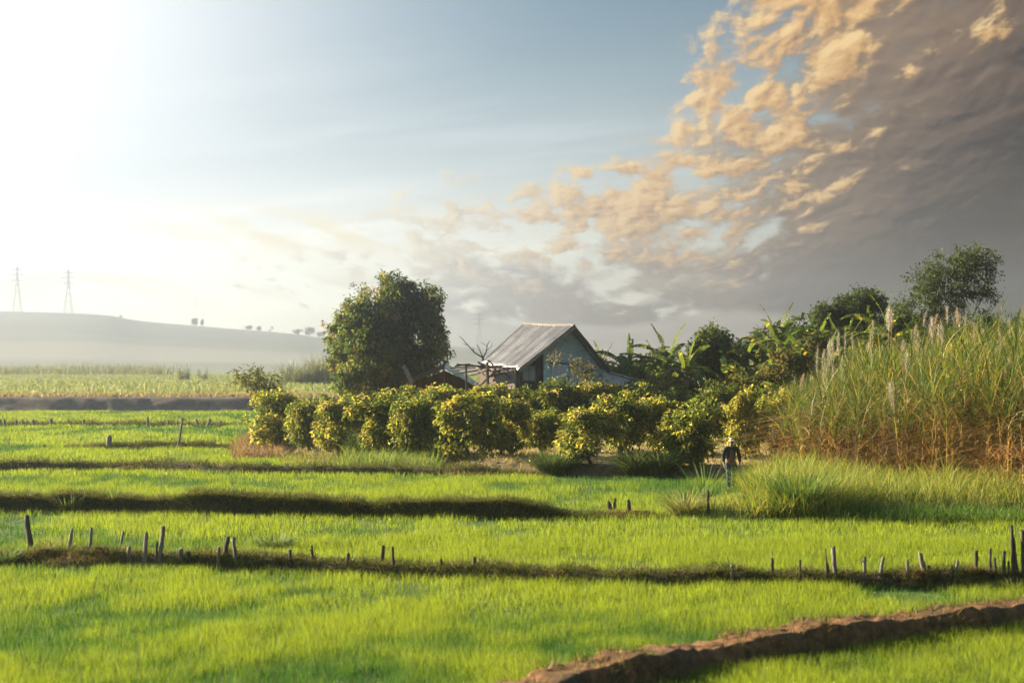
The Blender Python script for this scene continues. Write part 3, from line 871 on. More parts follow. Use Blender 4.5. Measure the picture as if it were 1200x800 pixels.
tree('twiggy_shrub', 'grey twiggy shrub with a tuft of green leaves before the blue gable', 688, 470, 101, [(652, 418, 14, 5), (664, 421, 10, 5), (672, 428, 9, 7), (682, 430, 10, 9), (694, 436, 10, 10), (700, 446, 12, 10), (686, 444, 12, 10)], 85, 8, .20, .08, [(.12, .15, .04), (.16, .13, .09), (.10, .09, .07)], [3, 2, 2], 41, r0=.06, gaps=.3, shell=(.2, 1.1), fork=.3, cat='shrub')
for (px, row, d, lab, w, h) in ((742, 462, 104, 'brownish leafy shrub between the annex and the first banana', 26, 20), (700, 425, 112, 'pale dry shrub looking over the gable corner', 14, 12), (772, 455, 104, 'golden brown shrub at the foot of the slim banana cluster', 26, 18), (905, 440, 102, 'yellowish shrub under the leaning banana', 22, 18), (868, 452, 102, 'green shrub beside the reddish banana stem', 24, 18), (800, 450, 106, 'shrub wrapped round the reddish banana stem', 22, 18), (930, 418, 105, 'dark shrub under the broad bright banana', 26, 24), (960, 408, 106, 'shrub under the bananas where the first plumes stand', 24, 22), (722, 440, 110, 'faded shrub behind the annex roof', 14, 14)):
    tree('leafy_shrub', lab, px, row + 30, d, [(px, row, w * .6, h * .7), (px - w * .35, row + 6, w * .5, h * .6), (px + w * .4, row + 5, w * .45, h * .6), (px, row + 18, w * .7, h * .7)], 190, 11, .24, .10, [(.08, .11, .03), (.14, .13, .05), (.20, .15, .06)], [3, 2, 1.5], 43 + px, r0=.05, gaps=.25, cat='shrub', group='shrubs around the bananas')

# bare grey tree behind the rack
b = at(566, 448, 118); bz = .8
root = empty('bare_tree', (b.x, 118, bz), 'small leafless grey tree behind the stick rack', 'tree')
mb = MB(); k = 118 / FPX
def q_(px, row): p = at(px, row, 118); return (p.x - b.x, 0.12 * math.sin(px), p.z - bz)
mb.tube([q_(566, 470), q_(566, 440), q_(566, 419)], [.1, .08, .06], 5)
for pl, r_ in (([(566, 419), (556, 413), (548, 404), (541, 396), (537, 393)], .045), ([(566, 419), (570, 412), (571, 404), (574, 399)], .04), ([(566, 419), (562, 410), (559, 404)], .03), ([(571, 406), (566, 402), (563, 401)], .02), ([(571, 410), (576, 406), (577, 401)], .02), ([(548, 404), (543, 403)], .02), ([(556, 413), (554, 407)], .02)):
    mb.tube([q_(*a) for a in pl], [r_ * (1 - .2 * i) for i in range(len(pl))], 4)
mb.build('branch', M['bark'], root)

# ---- bananas
def banana_leaf(seed, L, W, el0, arch, torn):
    r = np.random.default_rng(seed); mb_v, mb_q, C = [], [], []
    n = 18; p = np.zeros(3); el = el0; pts = []; els = []
    for i in range(n + 1):
        pts.append(p.copy()); els.append(el)
        p = p + np.array([math.cos(el), 0, math.sin(el)]) * L / n
        el -= arch / n * (0.4 + 1.2 * i / n)
    base = np.array([(.06, .105, .022), (.09, .13, .028), (.045, .08, .022)][seed % 3])
    for side in (-1, 1):
        dr = .25; 
        for i in range(2, n):
            t0, t1 = i / n, (i + 1) / n
            if r.random() < torn: dr = r.uniform(.0, 1.1)
            if r.random() < torn * .25: continue
            w0 = W * .5 * (math.sin(math.pi * min(1, t0 * .93 + .04)) ** .6); w1 = W * .5 * (math.sin(math.pi * min(1, t1 * .93 + .04)) ** .6)
            up = lambda e: np.array([-math.sin(e), 0, math.cos(e)])
            sd = np.array([0, side, 0.0])
            o0 = sd * math.cos(dr) - np.array([0, 0, 1]) * math.sin(dr) * .9 + up(els[i]) * .15
            g = r.uniform(0, .35) * torn * 1.2
            a, b_ = pts[i], pts[i + 1]
            t_ = (b_ - a)
            vs = [a, b_, b_ + o0 * w1 + t_ * (.5 - g), a + o0 * w0 + t_ * .5]
            k_ = len(mb_v); mb_v += vs; mb_q.append((k_, k_ + 1, k_ + 2, k_ + 3))
            cc = base * r.uniform(.8, 1.2)
            if r.random() < .08: cc = np.array((.28, .22, .06))
            C += [cc] * 4
    # midrib
    for i in range(n):
        a, b_ = pts[i], pts[i + 1]; w = .028 * (1 - i / n) + .008
        for dv in ((0, w, 0), (0, 0, w)):
            dv = np.array(dv); k_ = len(mb_v)
            mb_v += [a - dv, b_ - dv, b_ + dv, a + dv]; mb_q.append((k_, k_ + 1, k_ + 2, k_ + 3)); C += [np.array((.16, .17, .05))] * 4
    me = mesh_np('leaf', np.array(mb_v), np.array(mb_q), None, np.array(C)); me.materials.append(M['leaf'])
    return me

LF = {'up': [banana_leaf(s, 2.4, .5, R(84), R(35), .5) for s in (1, 2)], 'mid': [banana_leaf(s, 2.8, .74, R(68), R(105), .42) for s in (3, 4, 5)],
      'low': [banana_leaf(s, 2.7, .7, R(42), R(130), .5) for s in (6, 7)], 'side': [banana_leaf(8, 2.7, .6, R(40), R(60), .5)],
      'dead': [banana_leaf(9, 1.7, .5, R(10), R(150), .8)]}
m2 = leaf_mat('dry_leaf', .3, (1.1, .9, .7), .8, 1.0)
dm = LF['dead'][0]; a = dm.color_attributes['col']; cc = np.tile(np.array((.20, .12, .06, 1), np.float32), len(dm.vertices)); a.data.foreach_set('color', cc); dm.materials[0] = m2
def banana(px, row_top, d, stem_h, label, seed, lv=(2, 5, 3), lean=0.0, extra=()):
    r = np.random.default_rng(seed)
    x = at(px, 400, d).x
    z = float(surf_z(np.array([x]), np.array([float(d)]))[0])
    topz = at(px, row_top, d).z - z
    sc = 1.0
    root = empty('banana_plant', (x, d, z - .05), label, 'banana plant', 'banana plants behind the orchard')
    sh = topz - 2.25 if stem_h is None else stem_h
    mb = MB()
    tp = Vector((lean * sh, 0, sh))
    mb.tube([(0, 0, -.2), (lean * sh * .2, 0, sh * .4), tp * .98, tp + Vector((0, 0, .25))], [.16, .13, .09, .05], 8, seed=seed, jag=.08)
    mb.build('stem', M['bstem'], root, True)
    a0 = r.uniform(0, 6.28); n = 0
    def put(kind, yaw, s=1.0):
        o = bpy.data.objects.new('leaf', LF[kind][r.integers(len(LF[kind]))]); link(o, root)
        o.location = tp + Vector((0, 0, -.05 * n)); o.rotation_euler = (r.normal(0, .12), r.normal(0, .10), yaw); o.scale = (s, s, s)
    for kd, c_ in zip(('up', 'mid', 'low'), lv):
        for _ in range(c_):
            n += 1; put(kd, a0 + n * 2.4 + r.normal(0, .25), r.uniform(.82, 1.08))
    put('dead', a0 + 1, 1.0); put('dead', a0 + 3.6, .9)
    for kd, yaw, s in extra: put(kd, yaw, s)
PI = math.pi
for bi, (px, rt, d, lab, lv, ln, ex) in enumerate((
    (707, 396, 113, 'banana shoot with one upright leaf showing beside the gable verge', (2, 1, 1), 0, ()),
    (741, 386, 108, 'banana plant with a tall torn leaf just past the annex', (2, 4, 2), -.05, ()),
    (757, 408, 110, 'short banana plant with a single dark spear leaf', (1, 2, 1), 0, ()),
    (787, 375, 108, 'banana with a leaf arching tallest over the slim cluster', (2, 4, 3), -.06, (('side', PI * .95, 1.05),)),
    (804, 384, 105, 'banana with a reddish stem and a long leaf thrown out towards the house', (1, 4, 3), .02, (('side', PI, 1.15), ('side', PI * 1.06, 1.2))),
    (820, 392, 109, 'banana partly covered by the round leafy tree', (1, 4, 2), .03, ()),
    (882, 398, 103, 'banana leaning over the orchard with drooping dark leaves', (0, 5, 4), -.04, (('low', PI, 1.1),)),
    (897, 382, 107, 'banana with yellowing leaves next to the leaning one', (1, 5, 2), 0, ()),
    (914, 352, 108, 'tallest slender banana with a bare tip leaf at the cloud edge', (2, 4, 2), -.02, ()),
    (935, 366, 106, 'broad banana with bright green hanging leaves', (1, 6, 2), 0, ()),
    (955, 362, 110, 'banana standing behind the first cane plumes', (2, 5, 2), 0, ()),
    (978, 364, 106, 'banana with a yellow leaf at the dark tree', (1, 5, 2), .03, ()),
    (1005, 374, 108, 'banana half sunk behind the cane in front of the dark tree', (1, 5, 2), 0, ()),
    (1042, 338, 106, 'banana with one bright spear leaf between the two dark trees', (2, 3, 2), 0, ()),
    (1078, 372, 110, 'banana low behind the cane under the tall airy tree', (1, 5, 2), 0, ()),
    (1186, 352, 104, 'banana with two narrow leaves at the end of the cane field', (2, 2, 2), -.05, ()),
    (770, 398, 112, 'banana far back between the slim cluster and the single spear', (1, 5, 3), 0, ()),
    (851, 400, 106, 'banana on the outer side of the round leafy tree', (1, 5, 3), 0, ()),
    (868, 410, 108, 'small banana crouching between leafy tree and leaning banana', (1, 4, 3), 0, ()),
    (905, 368, 112, 'banana with ragged leaves behind the tallest slender one', (2, 5, 2), 0, ()),
    (925, 374, 111, 'dark banana in the gap behind the broad bright one', (1, 5, 3), 0, ()),
    (968, 380, 103, 'banana with drooping blades at the cane top, before the dark trees', (1, 5, 3), 0, ()),
    (992, 366, 109, 'banana leaning on the smaller dark tree', (2, 5, 2), 0, ()),
    (1024, 360, 109, 'banana in the notch between the dark tree and the spear leaf', (1, 5, 2), 0, ()),
    (1215, 362, 102, 'banana at the very edge of the view behind the cane', (2, 4, 2), 0, ()),
)):
    banana(px, rt, d, None, lab, 300 + bi, lv, ln, ex)

# ---- sugarcane
acc = Acc()
n = 5600
x = rng.uniform(9, 31, n); y = rng.uniform(58, 98, n)
d = sdist(x, y, CANE); e = np.minimum(d, 9)
keep = (d > 0) & (np.abs(x) < .262 * y + 1) & (rng.random(n) < np.where(d < 3.5, 1, .42)); x, y, d = x[keep], y[keep], d[keep]; n = len(x)
clump = fbm(x * .7, y * .7, 201)
z0 = ground_z(x, y)
sh = (2.5 + 1.15 * sstep(0, 4.5, d) + 1.1 * (clump - .5)) * rng.uniform(.78, 1.15, n)
cpx = 600 + FPX * x / y
sh *= np.interp(cpx, [920, 960, 1010, 1080, 1200], [.66, .80, .96, 1.06, 1.20])
tilt = np.clip(rng.normal(0, .09, (n, 2)), -.17, .17); tilt[:, 1] -= .12 * (d < 2)
tilt[:, 0] -= .10 * ((d < 2) & (x < .14 * y))
# stalks
st = np.stack([x, y, z0 - .1], -1)
cS = palette([(.22, .16, .07), (.30, .20, .10), (.16, .14, .05)], [2, 2, 1], n)
yaw = np.arctan2(tilt[:, 1], tilt[:, 0]); ln = np.hypot(*tilt.T)
acc.add(*blades(st, sh, np.full(n, .05), ln, ln * 0, cS, 2, yaw))
GRN = [(.050, .092, .018), (.095, .132, .024), (.165, .175, .036), (.30, .23, .09)]
for k in range(10):
    f = .70 + .30 * (k + .5) / 10
    P = st + np.stack([tilt[:, 0] * sh * f, tilt[:, 1] * sh * f, sh * f], -1)
    g = palette(GRN, [3, 3, 2, 1.2], n)
    up = k >= 7
    acc.add(*blades(P, rng.uniform(1.1, 1.7, n) * (1.0 if up else .85), rng.uniform(.026, .044, n), rng.uniform(.05, .3, n) if up else rng.uniform(.2, .7, n), rng.uniform(.1, .9, n) if up else rng.uniform(.5, 1.5, n), g, 4, yaw=rng.uniform(0, 2 * np.pi, n)))
fr = d < 3.0
P0, t0, s0 = st[fr], tilt[fr], sh[fr]; nf = len(P0)
DRY = [(.28, .155, .06), (.36, .22, .10), (.20, .11, .05), (.40, .28, .15)]
for k in range(18):
    f = rng.uniform(.05, .92, nf)
    P = P0 + np.stack([t0[:, 0] * s0 * f, t0[:, 1] * s0 * f, s0 * f], -1)
    acc.add(*blades(P, rng.uniform(.5, 1.1, nf), rng.uniform(.03, .055, nf), rng.uniform(.1, .6, nf), rng.uniform(.8, 3.0, nf), palette(DRY, [3, 2, 2, 1], nf) * (.45 + 1.0 * sstep(.3, .65, fbm(P[:, 0] * .6, P[:, 2] * .8, 207)))[:, None], 4))
lo_ = d < 2.2; P1, t1, s1 = st[lo_], tilt[lo_], sh[lo_]; n1 = len(P1)
for k in range(5):
    f = rng.uniform(.25, .7, n1); ok = fbm(P1[:, 0] * .5 + k, P1[:, 1] * .5, 209) > .5
    P = P1 + np.stack([t1[:, 0] * s1 * f, t1[:, 1] * s1 * f, s1 * f], -1); P = P[ok]; m_ = len(P)
    acc.add(*blades(P, rng.uniform(.8, 1.5, m_), rng.uniform(.025, .045, m_), rng.uniform(.3, .8, m_), rng.uniform(.3, 1.3, m_), palette(GRN, [3, 2, 1, 1], m_), 4))
tag(acc.build('sugarcane', M['cane']), 'dense stand of tall sugarcane with dry brown skirts', kind='stuff')

# feathery flower heads standing out of the cane
def plume_mould(seed, L, wide, col):
    r = np.random.default_rng(seed)
    root = empty('cane_plume', (0, 0, 0), 'x', 'plume', 'feathery plumes of the flowering cane')
    mb = MB(); mb.tube([(0, 0, -2.2), (.02, 0, -1), (.05, 0, 0), (.08, 0, L * .8)], [.02, .016, .011, .004], 4)
    mb.build('stalk', M['cane_stalk'], root)
    n = 170; t = r.uniform(0, 1, n)
    P = np.stack([.05 + .03 * t, 0 * t, L * t], -1)
    a = Acc()
    w = wide * (.45 + .9 * np.sin(np.pi * np.clip(t * .85 + .1, 0, 1)))
    a.add(*blades(P, w * r.uniform(.8, 1.5, n) + .05, r.uniform(.008, .016, n), r.uniform(.1, .5, n), r.uniform(-.2, .6, n), palette([col], [1], n, r), 2, r=r))
    a.build('tassel', M['plume'], root)
    return root
M['cane_stalk'] = rough_mat('cane_stalk', (.22, .19, .10), (.32, .26, .15), 10, .8, .2)
PM = [plume_mould(1, .75, .12, (.36, .32, .22)), plume_mould(2, .6, .09, (.36, .29, .2)), plume_mould(3, 1.0, .10, (.34, .31, .22)), plume_mould(4, .8, .22, (.48, .42, .35))]
pr = np.random.default_rng(77)
PL = [(1046, 452, 67, 3, 'pinkish white plume hanging lowest against the shaded cane face'), (1100, 386, 84, 3, 'widest pale plume, standing under the tall airy tree'), (1092, 376, 86, 3, 'pale plume twin just above the widest one'),
      (1062, 418, 74, 3, 'short pale plume above the lowest hanging one'), (937, 440, 74, 1, 'small plume at the near corner of the cane'), (1176, 424, 72, 3, 'pale plume low in the cane near its outer end'),
      (1148, 378, 84, 2, 'tall plume standing clear beneath the thin side branch of the tall tree'), (1042, 366, 84, 3, 'yellowish plume beside the bright banana spear leaf')]
for k in range(62):
    px = pr.uniform(955, 1205); d_ = pr.uniform(72, 94)
    top = np.interp(px, [955, 990, 1040, 1100, 1200], [412, 388, 372, 366, 372]) + pr.uniform(-8, 42)
    PL.append((px, top, d_, [0, 1, 2, 0, 1, 2, 2, 3][pr.integers(8)], None))
seen = set()
for (px, row, d_, kd, lab) in PL:
    mo = PM[kd]; o = mo if kd not in seen else copy_tree(mo); seen.add(kd)
    L = (.75, .6, 1.0, .8)[kd]
    p = at(px, row, d_); p.z -= L
    o.location = p; o.rotation_euler = (pr.normal(0, .06), pr.normal(0, .06), pr.uniform(0, 6.28))
    o['label'] = lab or 'slim beige plume among many like it along the crest of the cane'

# ---- tussocks and weeds
def tussock(name, px, row, wpx, hpx, n, label, cols, wts, cat='grass tuft', wid=.03, bend=1.1):
    p = hit(px, row); k = p.y / FPX
    a = Acc(); r = np.random.default_rng(int(px * 7 + row))
    rr = np.sqrt(r.uniform(0, 1, n)) * wpx * k * .30; th = r.uniform(0, 6.28, n)
    P = np.stack([rr * np.cos(th), rr * np.sin(th) * .8, -.05 + 0 * rr], -1)
    yaw = th + r.normal(0, .6, n)
    h = hpx * k * r.uniform(.6, 1.15, n)
    a.add(*blades(P, h, wid * r.uniform(.6, 1.3, n) * k * 40, r.uniform(.05, .5, n), r.uniform(.1, bend, n), palette(cols, wts, n, r), 4, yaw=yaw, r=r))
    o = a.build(name, M['grass']); o.location = p
    tag(o, label, cat, 'tussocks and weeds by the banks')
BL = [(.05, .085, .04), (.08, .12, .05), (.13, .16, .06)]
tussock('grass_tussock', 651, 557, 50, 36, 1100, 'round bluish grass tussock in front of the darkest mango bush', BL, [3, 3, 1])
tussock('grass_tussock', 748, 558, 44, 38, 900, 'dark grass tussock, nearer the house of the touching pair', BL, [3, 3, 1])
tussock('grass_tussock', 775, 557, 48, 36, 900, 'dark grass tussock, nearer the person of the touching pair', BL, [3, 3, 2])
tussock('grass_tussock', 1188, 694, 46, 22, 420, 'spiky pale grass tuft at the foot of the tallest dark posts', [(.10, .15, .04), (.2, .22, .07)], [2, 2])
tussock('weed_clump', 322, 645, 50, 26, 500, 'loose pale weed clump alone in the rice behind the post bank', [(.09, .15, .06), (.14, .19, .08)], [2, 2], 'weed')
tussock('weed_clump', 390, 640, 26, 12, 160, 'small low weed patch east of the pale weed clump', [(.09, .15, .05), (.14, .19, .08)], [2, 2], 'weed')
tussock('weed_clump', 6, 664, 34, 26, 420, 'bushy green weed at the near side of the heaviest leaning post', [(.07, .12, .05), (.12, .17, .07)], [2, 2], 'weed')
tussock('weed_clump', 62, 640, 60, 16, 300, 'pale weeds behind the heaviest leaning post', [(.12, .17, .08), (.2, .2, .1)], [2, 2], 'weed')
tussock('weed_clump', 213, 662, 34, 16, 260, 'dark weeds between the paired posts and the short stub', [(.04, .07, .025), (.07, .1, .03)], [2, 2], 'weed')
tussock('weed_clump', 290, 664, 44, 16, 300, 'dark weeds at the foot of the leaning trio of posts', [(.03, .055, .02), (.06, .09, .03)], [2, 2], 'weed')
tussock('weed_clump', 332, 660, 22, 14, 120, 'twiggy dark weed against the first post past the trio', [(.05, .05, .03), (.08, .08, .04)], [2, 2], 'weed')
tussock('weed_clump', 80, 600, 44, 26, 160, 'tall thin weeds sprouting on the big grassy bank', [(.16, .22, .08), (.2, .25, .1)], [2, 2], 'weed', bend=.5)
tussock('weed_clump', 135, 592, 8, 22, 24, 'single spray of bright grass standing on the big grassy bank', [(.14, .22, .07)], [1], 'weed', bend=.3)
tussock('weed_clump', 803, 606, 40, 40, 320, 'fine pale weeds beside the single dark stake', [(.16, .2, .07), (.28, .25, .1)], [3, 2], 'weed')
tussock('weed_clump', 826, 586, 16, 50, 40, 'two tall reed blades between the dark stake and the person', [(.1, .17, .05)], [1], 'weed', bend=.3)
tussock('weed_clump', 935, 604, 60, 62, 420, 'darker green reedy clump in the middle of the rank grass', [(.06, .12, .03), (.1, .17, .04)], [3, 2], 'weed', bend=.6)
tussock('weed_clump', 895, 588, 70, 46, 420, 'arching bright reeds next to the walking person', [(.13, .2, .04), (.22, .26, .07)], [3, 2], 'weed', bend=.9)

# far clumps seen through the haze
def far_clump(px, row, wpx, hpx, d, n, label, seed):
    r = np.random.default_rng(seed); k = d / FPX; a = Acc(); b = at(px, row, d); b.z = 1.15
    P = np.stack([r.uniform(-.5, .5, n) * wpx * k, r.uniform(-.4, .4, n) * wpx * k, 0 * np.zeros(n)], -1)
    h = hpx * k * r.uniform(.4, 1.1, n)
    a.add(*blades(P, h, .10 * np.ones(n) * d / 250, r.uniform(0, .2, n), r.uniform(0, .8, n), palette([(.10, .12, .06), (.15, .16, .08)], [1, 1], n, r), 4, r=r))
    o = a.build('cane_clump', M['grass']); o.location = b
    tag(o, label, 'cane clump', 'hazy cane clumps beyond the far field')
far_clump(383, 447, 34, 40, 270, 700, 'hazy cane clump touching the shade of the great tree', 1)
far_clump(355, 445, 24, 28, 270, 400, 'smaller hazy cane clump next to the one by the great tree', 2)
far_clump(338, 445, 16, 34, 275, 160, 'thin wispy cane clump just behind the feathery sapling', 3)
far_clump(214, 437, 14, 22, 330, 90, 'faint sparse reeds standing in the haze, larger of two', 4)
far_clump(238, 437, 10, 18, 340, 60, 'faint sparse reeds standing in the haze, smaller of two', 5)
r = np.random.default_rng(9); n = 9000; a = Acc()
x = r.uniform(-230, -82, n); y = r.uniform(468, 500, n)
a.add(*blades(np.stack([x, y, 1.1 + 0 * x], -1), r.uniform(2, 3.4, n) * (.7 + .6 * vnoise(x * .1, y * .1, 4)), .22 + 0 * x, r.uniform(0, .2, n), r.uniform(0, .8, n), palette([(.11, .13, .07), (.17, .18, .09)], [1, 1], n, r), 3, r=r))
tag(a.build('cane_field', M['grass']), 'distant hazy strip of cane below the hill', kind='stuff')
# crop of the far field
n = 78000; y = np.sqrt(r.uniform(183 ** 2, 460 ** 2, n)); x = (r.uniform(-260, 640, n) - 600) / FPX * y
a = Acc(); a.add(*blades(np.stack([x, y, ground_z(x, y) - .02], -1), r.uniform(.3, .75, n), .0007 * y, r.uniform(0, .4, n), r.uniform(0, .6, n), palette([(.12, .18, .06), (.19, .22, .09), (.25, .22, .12)], [3, 2, 1], n, r), 2, r=r))
n = 12500; y = r.uniform(179.5, 192, n); x = (r.uniform(-260, 480, n) - 600) / FPX * y
a.add(*blades(np.stack([x, y, ground_z(x, y) - .02], -1), r.uniform(.15, .5, n), .0008 * y, r.uniform(0, .8, n), r.uniform(0, .8, n), palette([(.24, .20, .13), (.2, .18, .1)], [3, 2], n, r), 2, r=r))
tag(a.build('far_crop', M['grass']), 'young crop and dry stubble on the raised far field', kind='stuff')

# far trees along the hill crest
def far_tree(px, wpx, hpx, label, seed, d=1330):
    row = np.interp(px, HILLP[:, 0], HILLP[:, 1]); k = d / FPX
    x = at(px, row, d).x; z = float(ground_z(np.array([x]), np.array([float(d)]))[0])
    root = empty('distant_tree', (x, d, z - .3), label, 'tree', 'faint trees on the hill crest')
    w, h = wpx * k * .8, hpx * k * .72
    cr, C = crown(seed, [(0, 0, h * .6, w * .5, w * .5, h * .4), (w * .2, 0, h * .75, w * .3, w * .3, h * .25)], 110, 8, h * .16, h * .10, .3, DK, [1, 1, 1], (.2, 1), .9, h * .04, .3)
    cr.build('crown', M['leaf'], root)
    mb = MB(); mb.tube([(0, 0, -1), (0, 0, h * .6)], [h * .04, h * .02], 5); mb.build('trunk', M['bark'], root)
for i, (px, w, h, lab) in enumerate(((228, 9, 13, 'faint crest tree standing alone, broader of a loose pair'), (237, 3, 12, 'pole thin crest tree, slimmer of a loose pair'), (142, 8, 5, 'faint low tree at the step of the hill crest'), (291, 12, 9, 'faint wide tree halfway down the hill crest'), (303, 7, 9, 'faint small tree right after the wide crest tree'), (317, 8, 10, 'faint upright tree before the crest grove'), (349, 16, 10, 'faint crest tree at the start of the grove'), (362, 18, 15, 'largest faint tree in the crest grove'), (376, 14, 11, 'faint crest tree behind the edge of the great tree'))):
    far_tree(px, w, h, lab, 500 + i)


# ------------------------------------------------------------------ house
HP = dict(R0=at(614, 380, 113), R1=at(673, 382, 105.5), E0=at(565, 425, 112.3), E1=at(609, 432, 104.6), ER=at(714, 434, 106.4))
HP['ER0'] = HP['ER'] + (HP['R0'] - HP['R1'])
fl = .85
ho = Vector((HP['R1'].x, 108, fl))
for k in HP: HP[k] = HP[k] - ho
R0, R1, E0, E1, ER, ER0 = (HP[k] for k in ('R0', 'R1', 'E0', 'E1', 'ER', 'ER0'))
house = empty('farm_house', ho, 'small wooden farmhouse with rusty corrugated roof and pale blue gable', 'house')

def corrugated(name, A, B, C_, D_, ribs, sheet, parent, seed):
    """sheet roof from the ridge A-B to the eave D-C"""
    r = np.random.default_rng(seed); nu, nv = ribs * 4, 14
    nrm = (B - A).cross(D_ - A).normalized()
    if nrm.z < 0: nrm = -nrm
    V, Cc = [], []
    tint = [r.uniform(.62, 1.2) for _ in range(ribs // sheet + 2)]
    rag = [r.uniform(-.02, .03) for _ in range(ribs // sheet + 2)]
    for lay in (0, 1):
        for i in range(nu + 1):
            u = i / nu; sh_ = int(u * ribs / sheet)
            for j in range(nv + 1):
                v = j / nv * (1 + rag[sh_])
                p = (A * (1 - u) + B * u) * (1 - v) + (D_ * (1 - u) + C_ * u) * v
                p = p + nrm * (.045 * math.cos(2 * math.pi * i / 4) - .012 * lay + .012 * (j % 5 == 0) + .02 * math.sin(u * 9 + v * 3) + .02 * (sh_ % 2)) - Vector((0, 0, .03 * math.sin(math.pi * u)))
                V.append(p); t = tint[sh_] * (1 if i % 4 else .9) * (.9 + .2 * vnoise(u * 40, v * 3, seed)); Cc.append((t, t * (.97 if sh_ % 3 else .93), t * (.96 if sh_ % 3 else .88)))
    m_ = (nu + 1) * (nv + 1); F = []
    for lay in (0, 1):
        for i in range(nu):
            for j in range(nv):
                a = lay * m_ + i * (nv + 1) + j; q = (a, a + 1, a + nv + 2, a + nv + 1)
                F.append(q if lay else q[::-1])
    for i in range(nu):
        a = i * (nv + 1) + nv; F.append((a, a + nv + 1, a + m_ + nv + 1, a + m_))
    return obj_np(name, np.array([tuple(v) for v in V]), np.array(F), None, M['roof'], np.array(Cc, float), parent)
roof = corrugated('roof', R0, R1, E1, E0, 30, 3, house, 3)
corrugated('roof', R1, R0, ER0, ER, 30, 3, house, 4)
mb = MB(); mb.tube([R0 + Vector((0, 0, .03)), (R0 + R1) / 2 + Vector((0, 0, .0)), R1 + Vector((0, 0, .03))], .07, 6); mb.build('ridge_cap', M['wood_grey'], roof)
def board(a, b, w, t, mat, name, parent):
    d = (b - a); l = d.length; z = Vector((0, 0, 1)); x = d.normalized(); y = z.cross(x).normalized(); zz = x.cross(y)
    mb = MB(); mb.box((a + b) / 2, (l, t, w), Matrix((x, y, zz)).transposed()); return mb.build(name, mat, parent)
back = (R0 - R1).normalized(); dz = Vector((0, 0, -.09)); fw = -back
board(R1 + dz + fw * .03, E1 + dz + fw * .03, .14, .03, M['wood_grey'], 'verge_board', house)
board(R1 + dz + fw * .03, ER + dz + fw * .03, .16, .03, M['wood_dark'], 'verge_board', house)
gf = R1 + back * .75                          # gable plane
def gpl(t, z):                                # t < 0 towards the left eave, > 0 towards the right one
    e = (E1 - R1) * -t if t < 0 else (ER - R1) * t
    return Vector((gf.x + e.x, gf.y + e.y, z))
def under(t): return gf.z + ((E1 - R1).z * -t if t < 0 else (ER - R1).z * t) - .16
Z0 = -.4
mb = MB(); mb.prism([gpl(-.47, under(-.47)), gpl(0, under(0)), gpl(.97, under(.97)), gpl(.97, Z0), gpl(-.47, Z0)], back * .1); gw = mb.build('gable_wall', M['blue_wall'], house)
pz = lambda row: at(600, row, 106).z - ho.z
board(gpl(-.36, pz(425)) + fw * .03, gpl(.45, pz(427)) + fw * .03, .07, .04, M['wood_dark'], 'rail', gw)
for t in (-.36, .0, .45): board(gpl(t, pz(427)) + fw * .03, gpl(t, pz(447)) + fw * .03, .05, .04, M['wood_dark'], 'rail', gw)
mb = MB(); mb.prism([gpl(-.32, pz(427)) + fw * .012, gpl(-.03, pz(427)) + fw * .012, gpl(-.03, pz(447)) + fw * .012, gpl(-.32, pz(447)) + fw * .012], fw * .02); mb.build('panel', M['white_wall'], gw)
b2 = back * .35
mb = MB(); mb.prism([gpl(-.93, under(-.93)) + b2, gpl(-.48, under(-.48)) + b2, gpl(-.48, Z0) + b2, gpl(-.93, Z0) + b2], back * .1); bw = mb.build('plank_wall', M['wood_brown'], house)
mb = MB(); mb.prism([gpl(-.82, pz(430)) + b2 + fw * .02, gpl(-.60, pz(428)) + b2 + fw * .02, gpl(-.60, pz(446)) + b2 + fw * .02, gpl(-.82, pz(446)) + b2 + fw * .02], fw * .02); wd_ = mb.build('window', M['glass_dark'], house)
mb = MB()
for t in (-.84, -.71, -.59): mb.box(gpl(t, pz(437.5)) + b2 + fw * .055, (.05, .03, .95))
for rr in (429, 446): 
    a, b_ = gpl(-.83, pz(rr)) + b2 + fw * .056, gpl(-.6, pz(rr)) + b2 + fw * .056
    d = (b_ - a); mb.box((a + b_) / 2, (d.length, .03, .05), Matrix.Rotation(math.atan2(d.y, d.x), 3, 'Z'))
mb.build('frame', M['wood_grey'], wd_)
sw0 = gpl(-.93, 0) + b2; sw1 = sw0 + back * 6.4
mb = MB(); tz = under(-.93)
mb.prism([Vector((sw0.x, sw0.y, tz)), Vector((sw1.x, sw1.y, tz)), Vector((sw1.x, sw1.y, Z0)), Vector((sw0.x, sw0.y, Z0))], Vector((.1, .03, 0))); mb.build('side_wall', M['wood_brown'], house)
sr0 = gpl(.97, 0); sr1 = sr0 + back * 6.4; tz = under(.97)
mb = MB(); mb.prism([Vector((sr0.x, sr0.y, tz)), Vector((sr1.x, sr1.y, tz)), Vector((sr1.x, sr1.y, Z0)), Vector((sr0.x, sr0.y, Z0))], Vector((-.1, -.03, 0))); mb.build('side_wall', M['blue_wall'], house)
rb0 = gpl(-.93, 0) + back * 6.6; rb1 = gpl(.97, 0) + back * 6.6; ap = gpl(0, 0) + back * 6.6
mb = MB(); mb.prism([Vector((rb0.x, rb0.y, under(-.93))), Vector((ap.x, ap.y, under(0))), Vector((rb1.x, rb1.y, under(.97))), Vector((rb1.x, rb1.y, Z0)), Vector((rb0.x, rb0.y, Z0))], back * .1); mb.build('back_wall', M['wood_brown'], house)
for q in (E1 + back * .3 + Vector((.1, .05, 0)), E0 - back * .3 + Vector((.1, .05, 0))):
    mb = MB(); mb.tube([Vector((q.x, q.y, Z0)), Vector((q.x, q.y, q.z - .1))], .06, 6); mb.build('porch_post', M['wood_dark'], house)
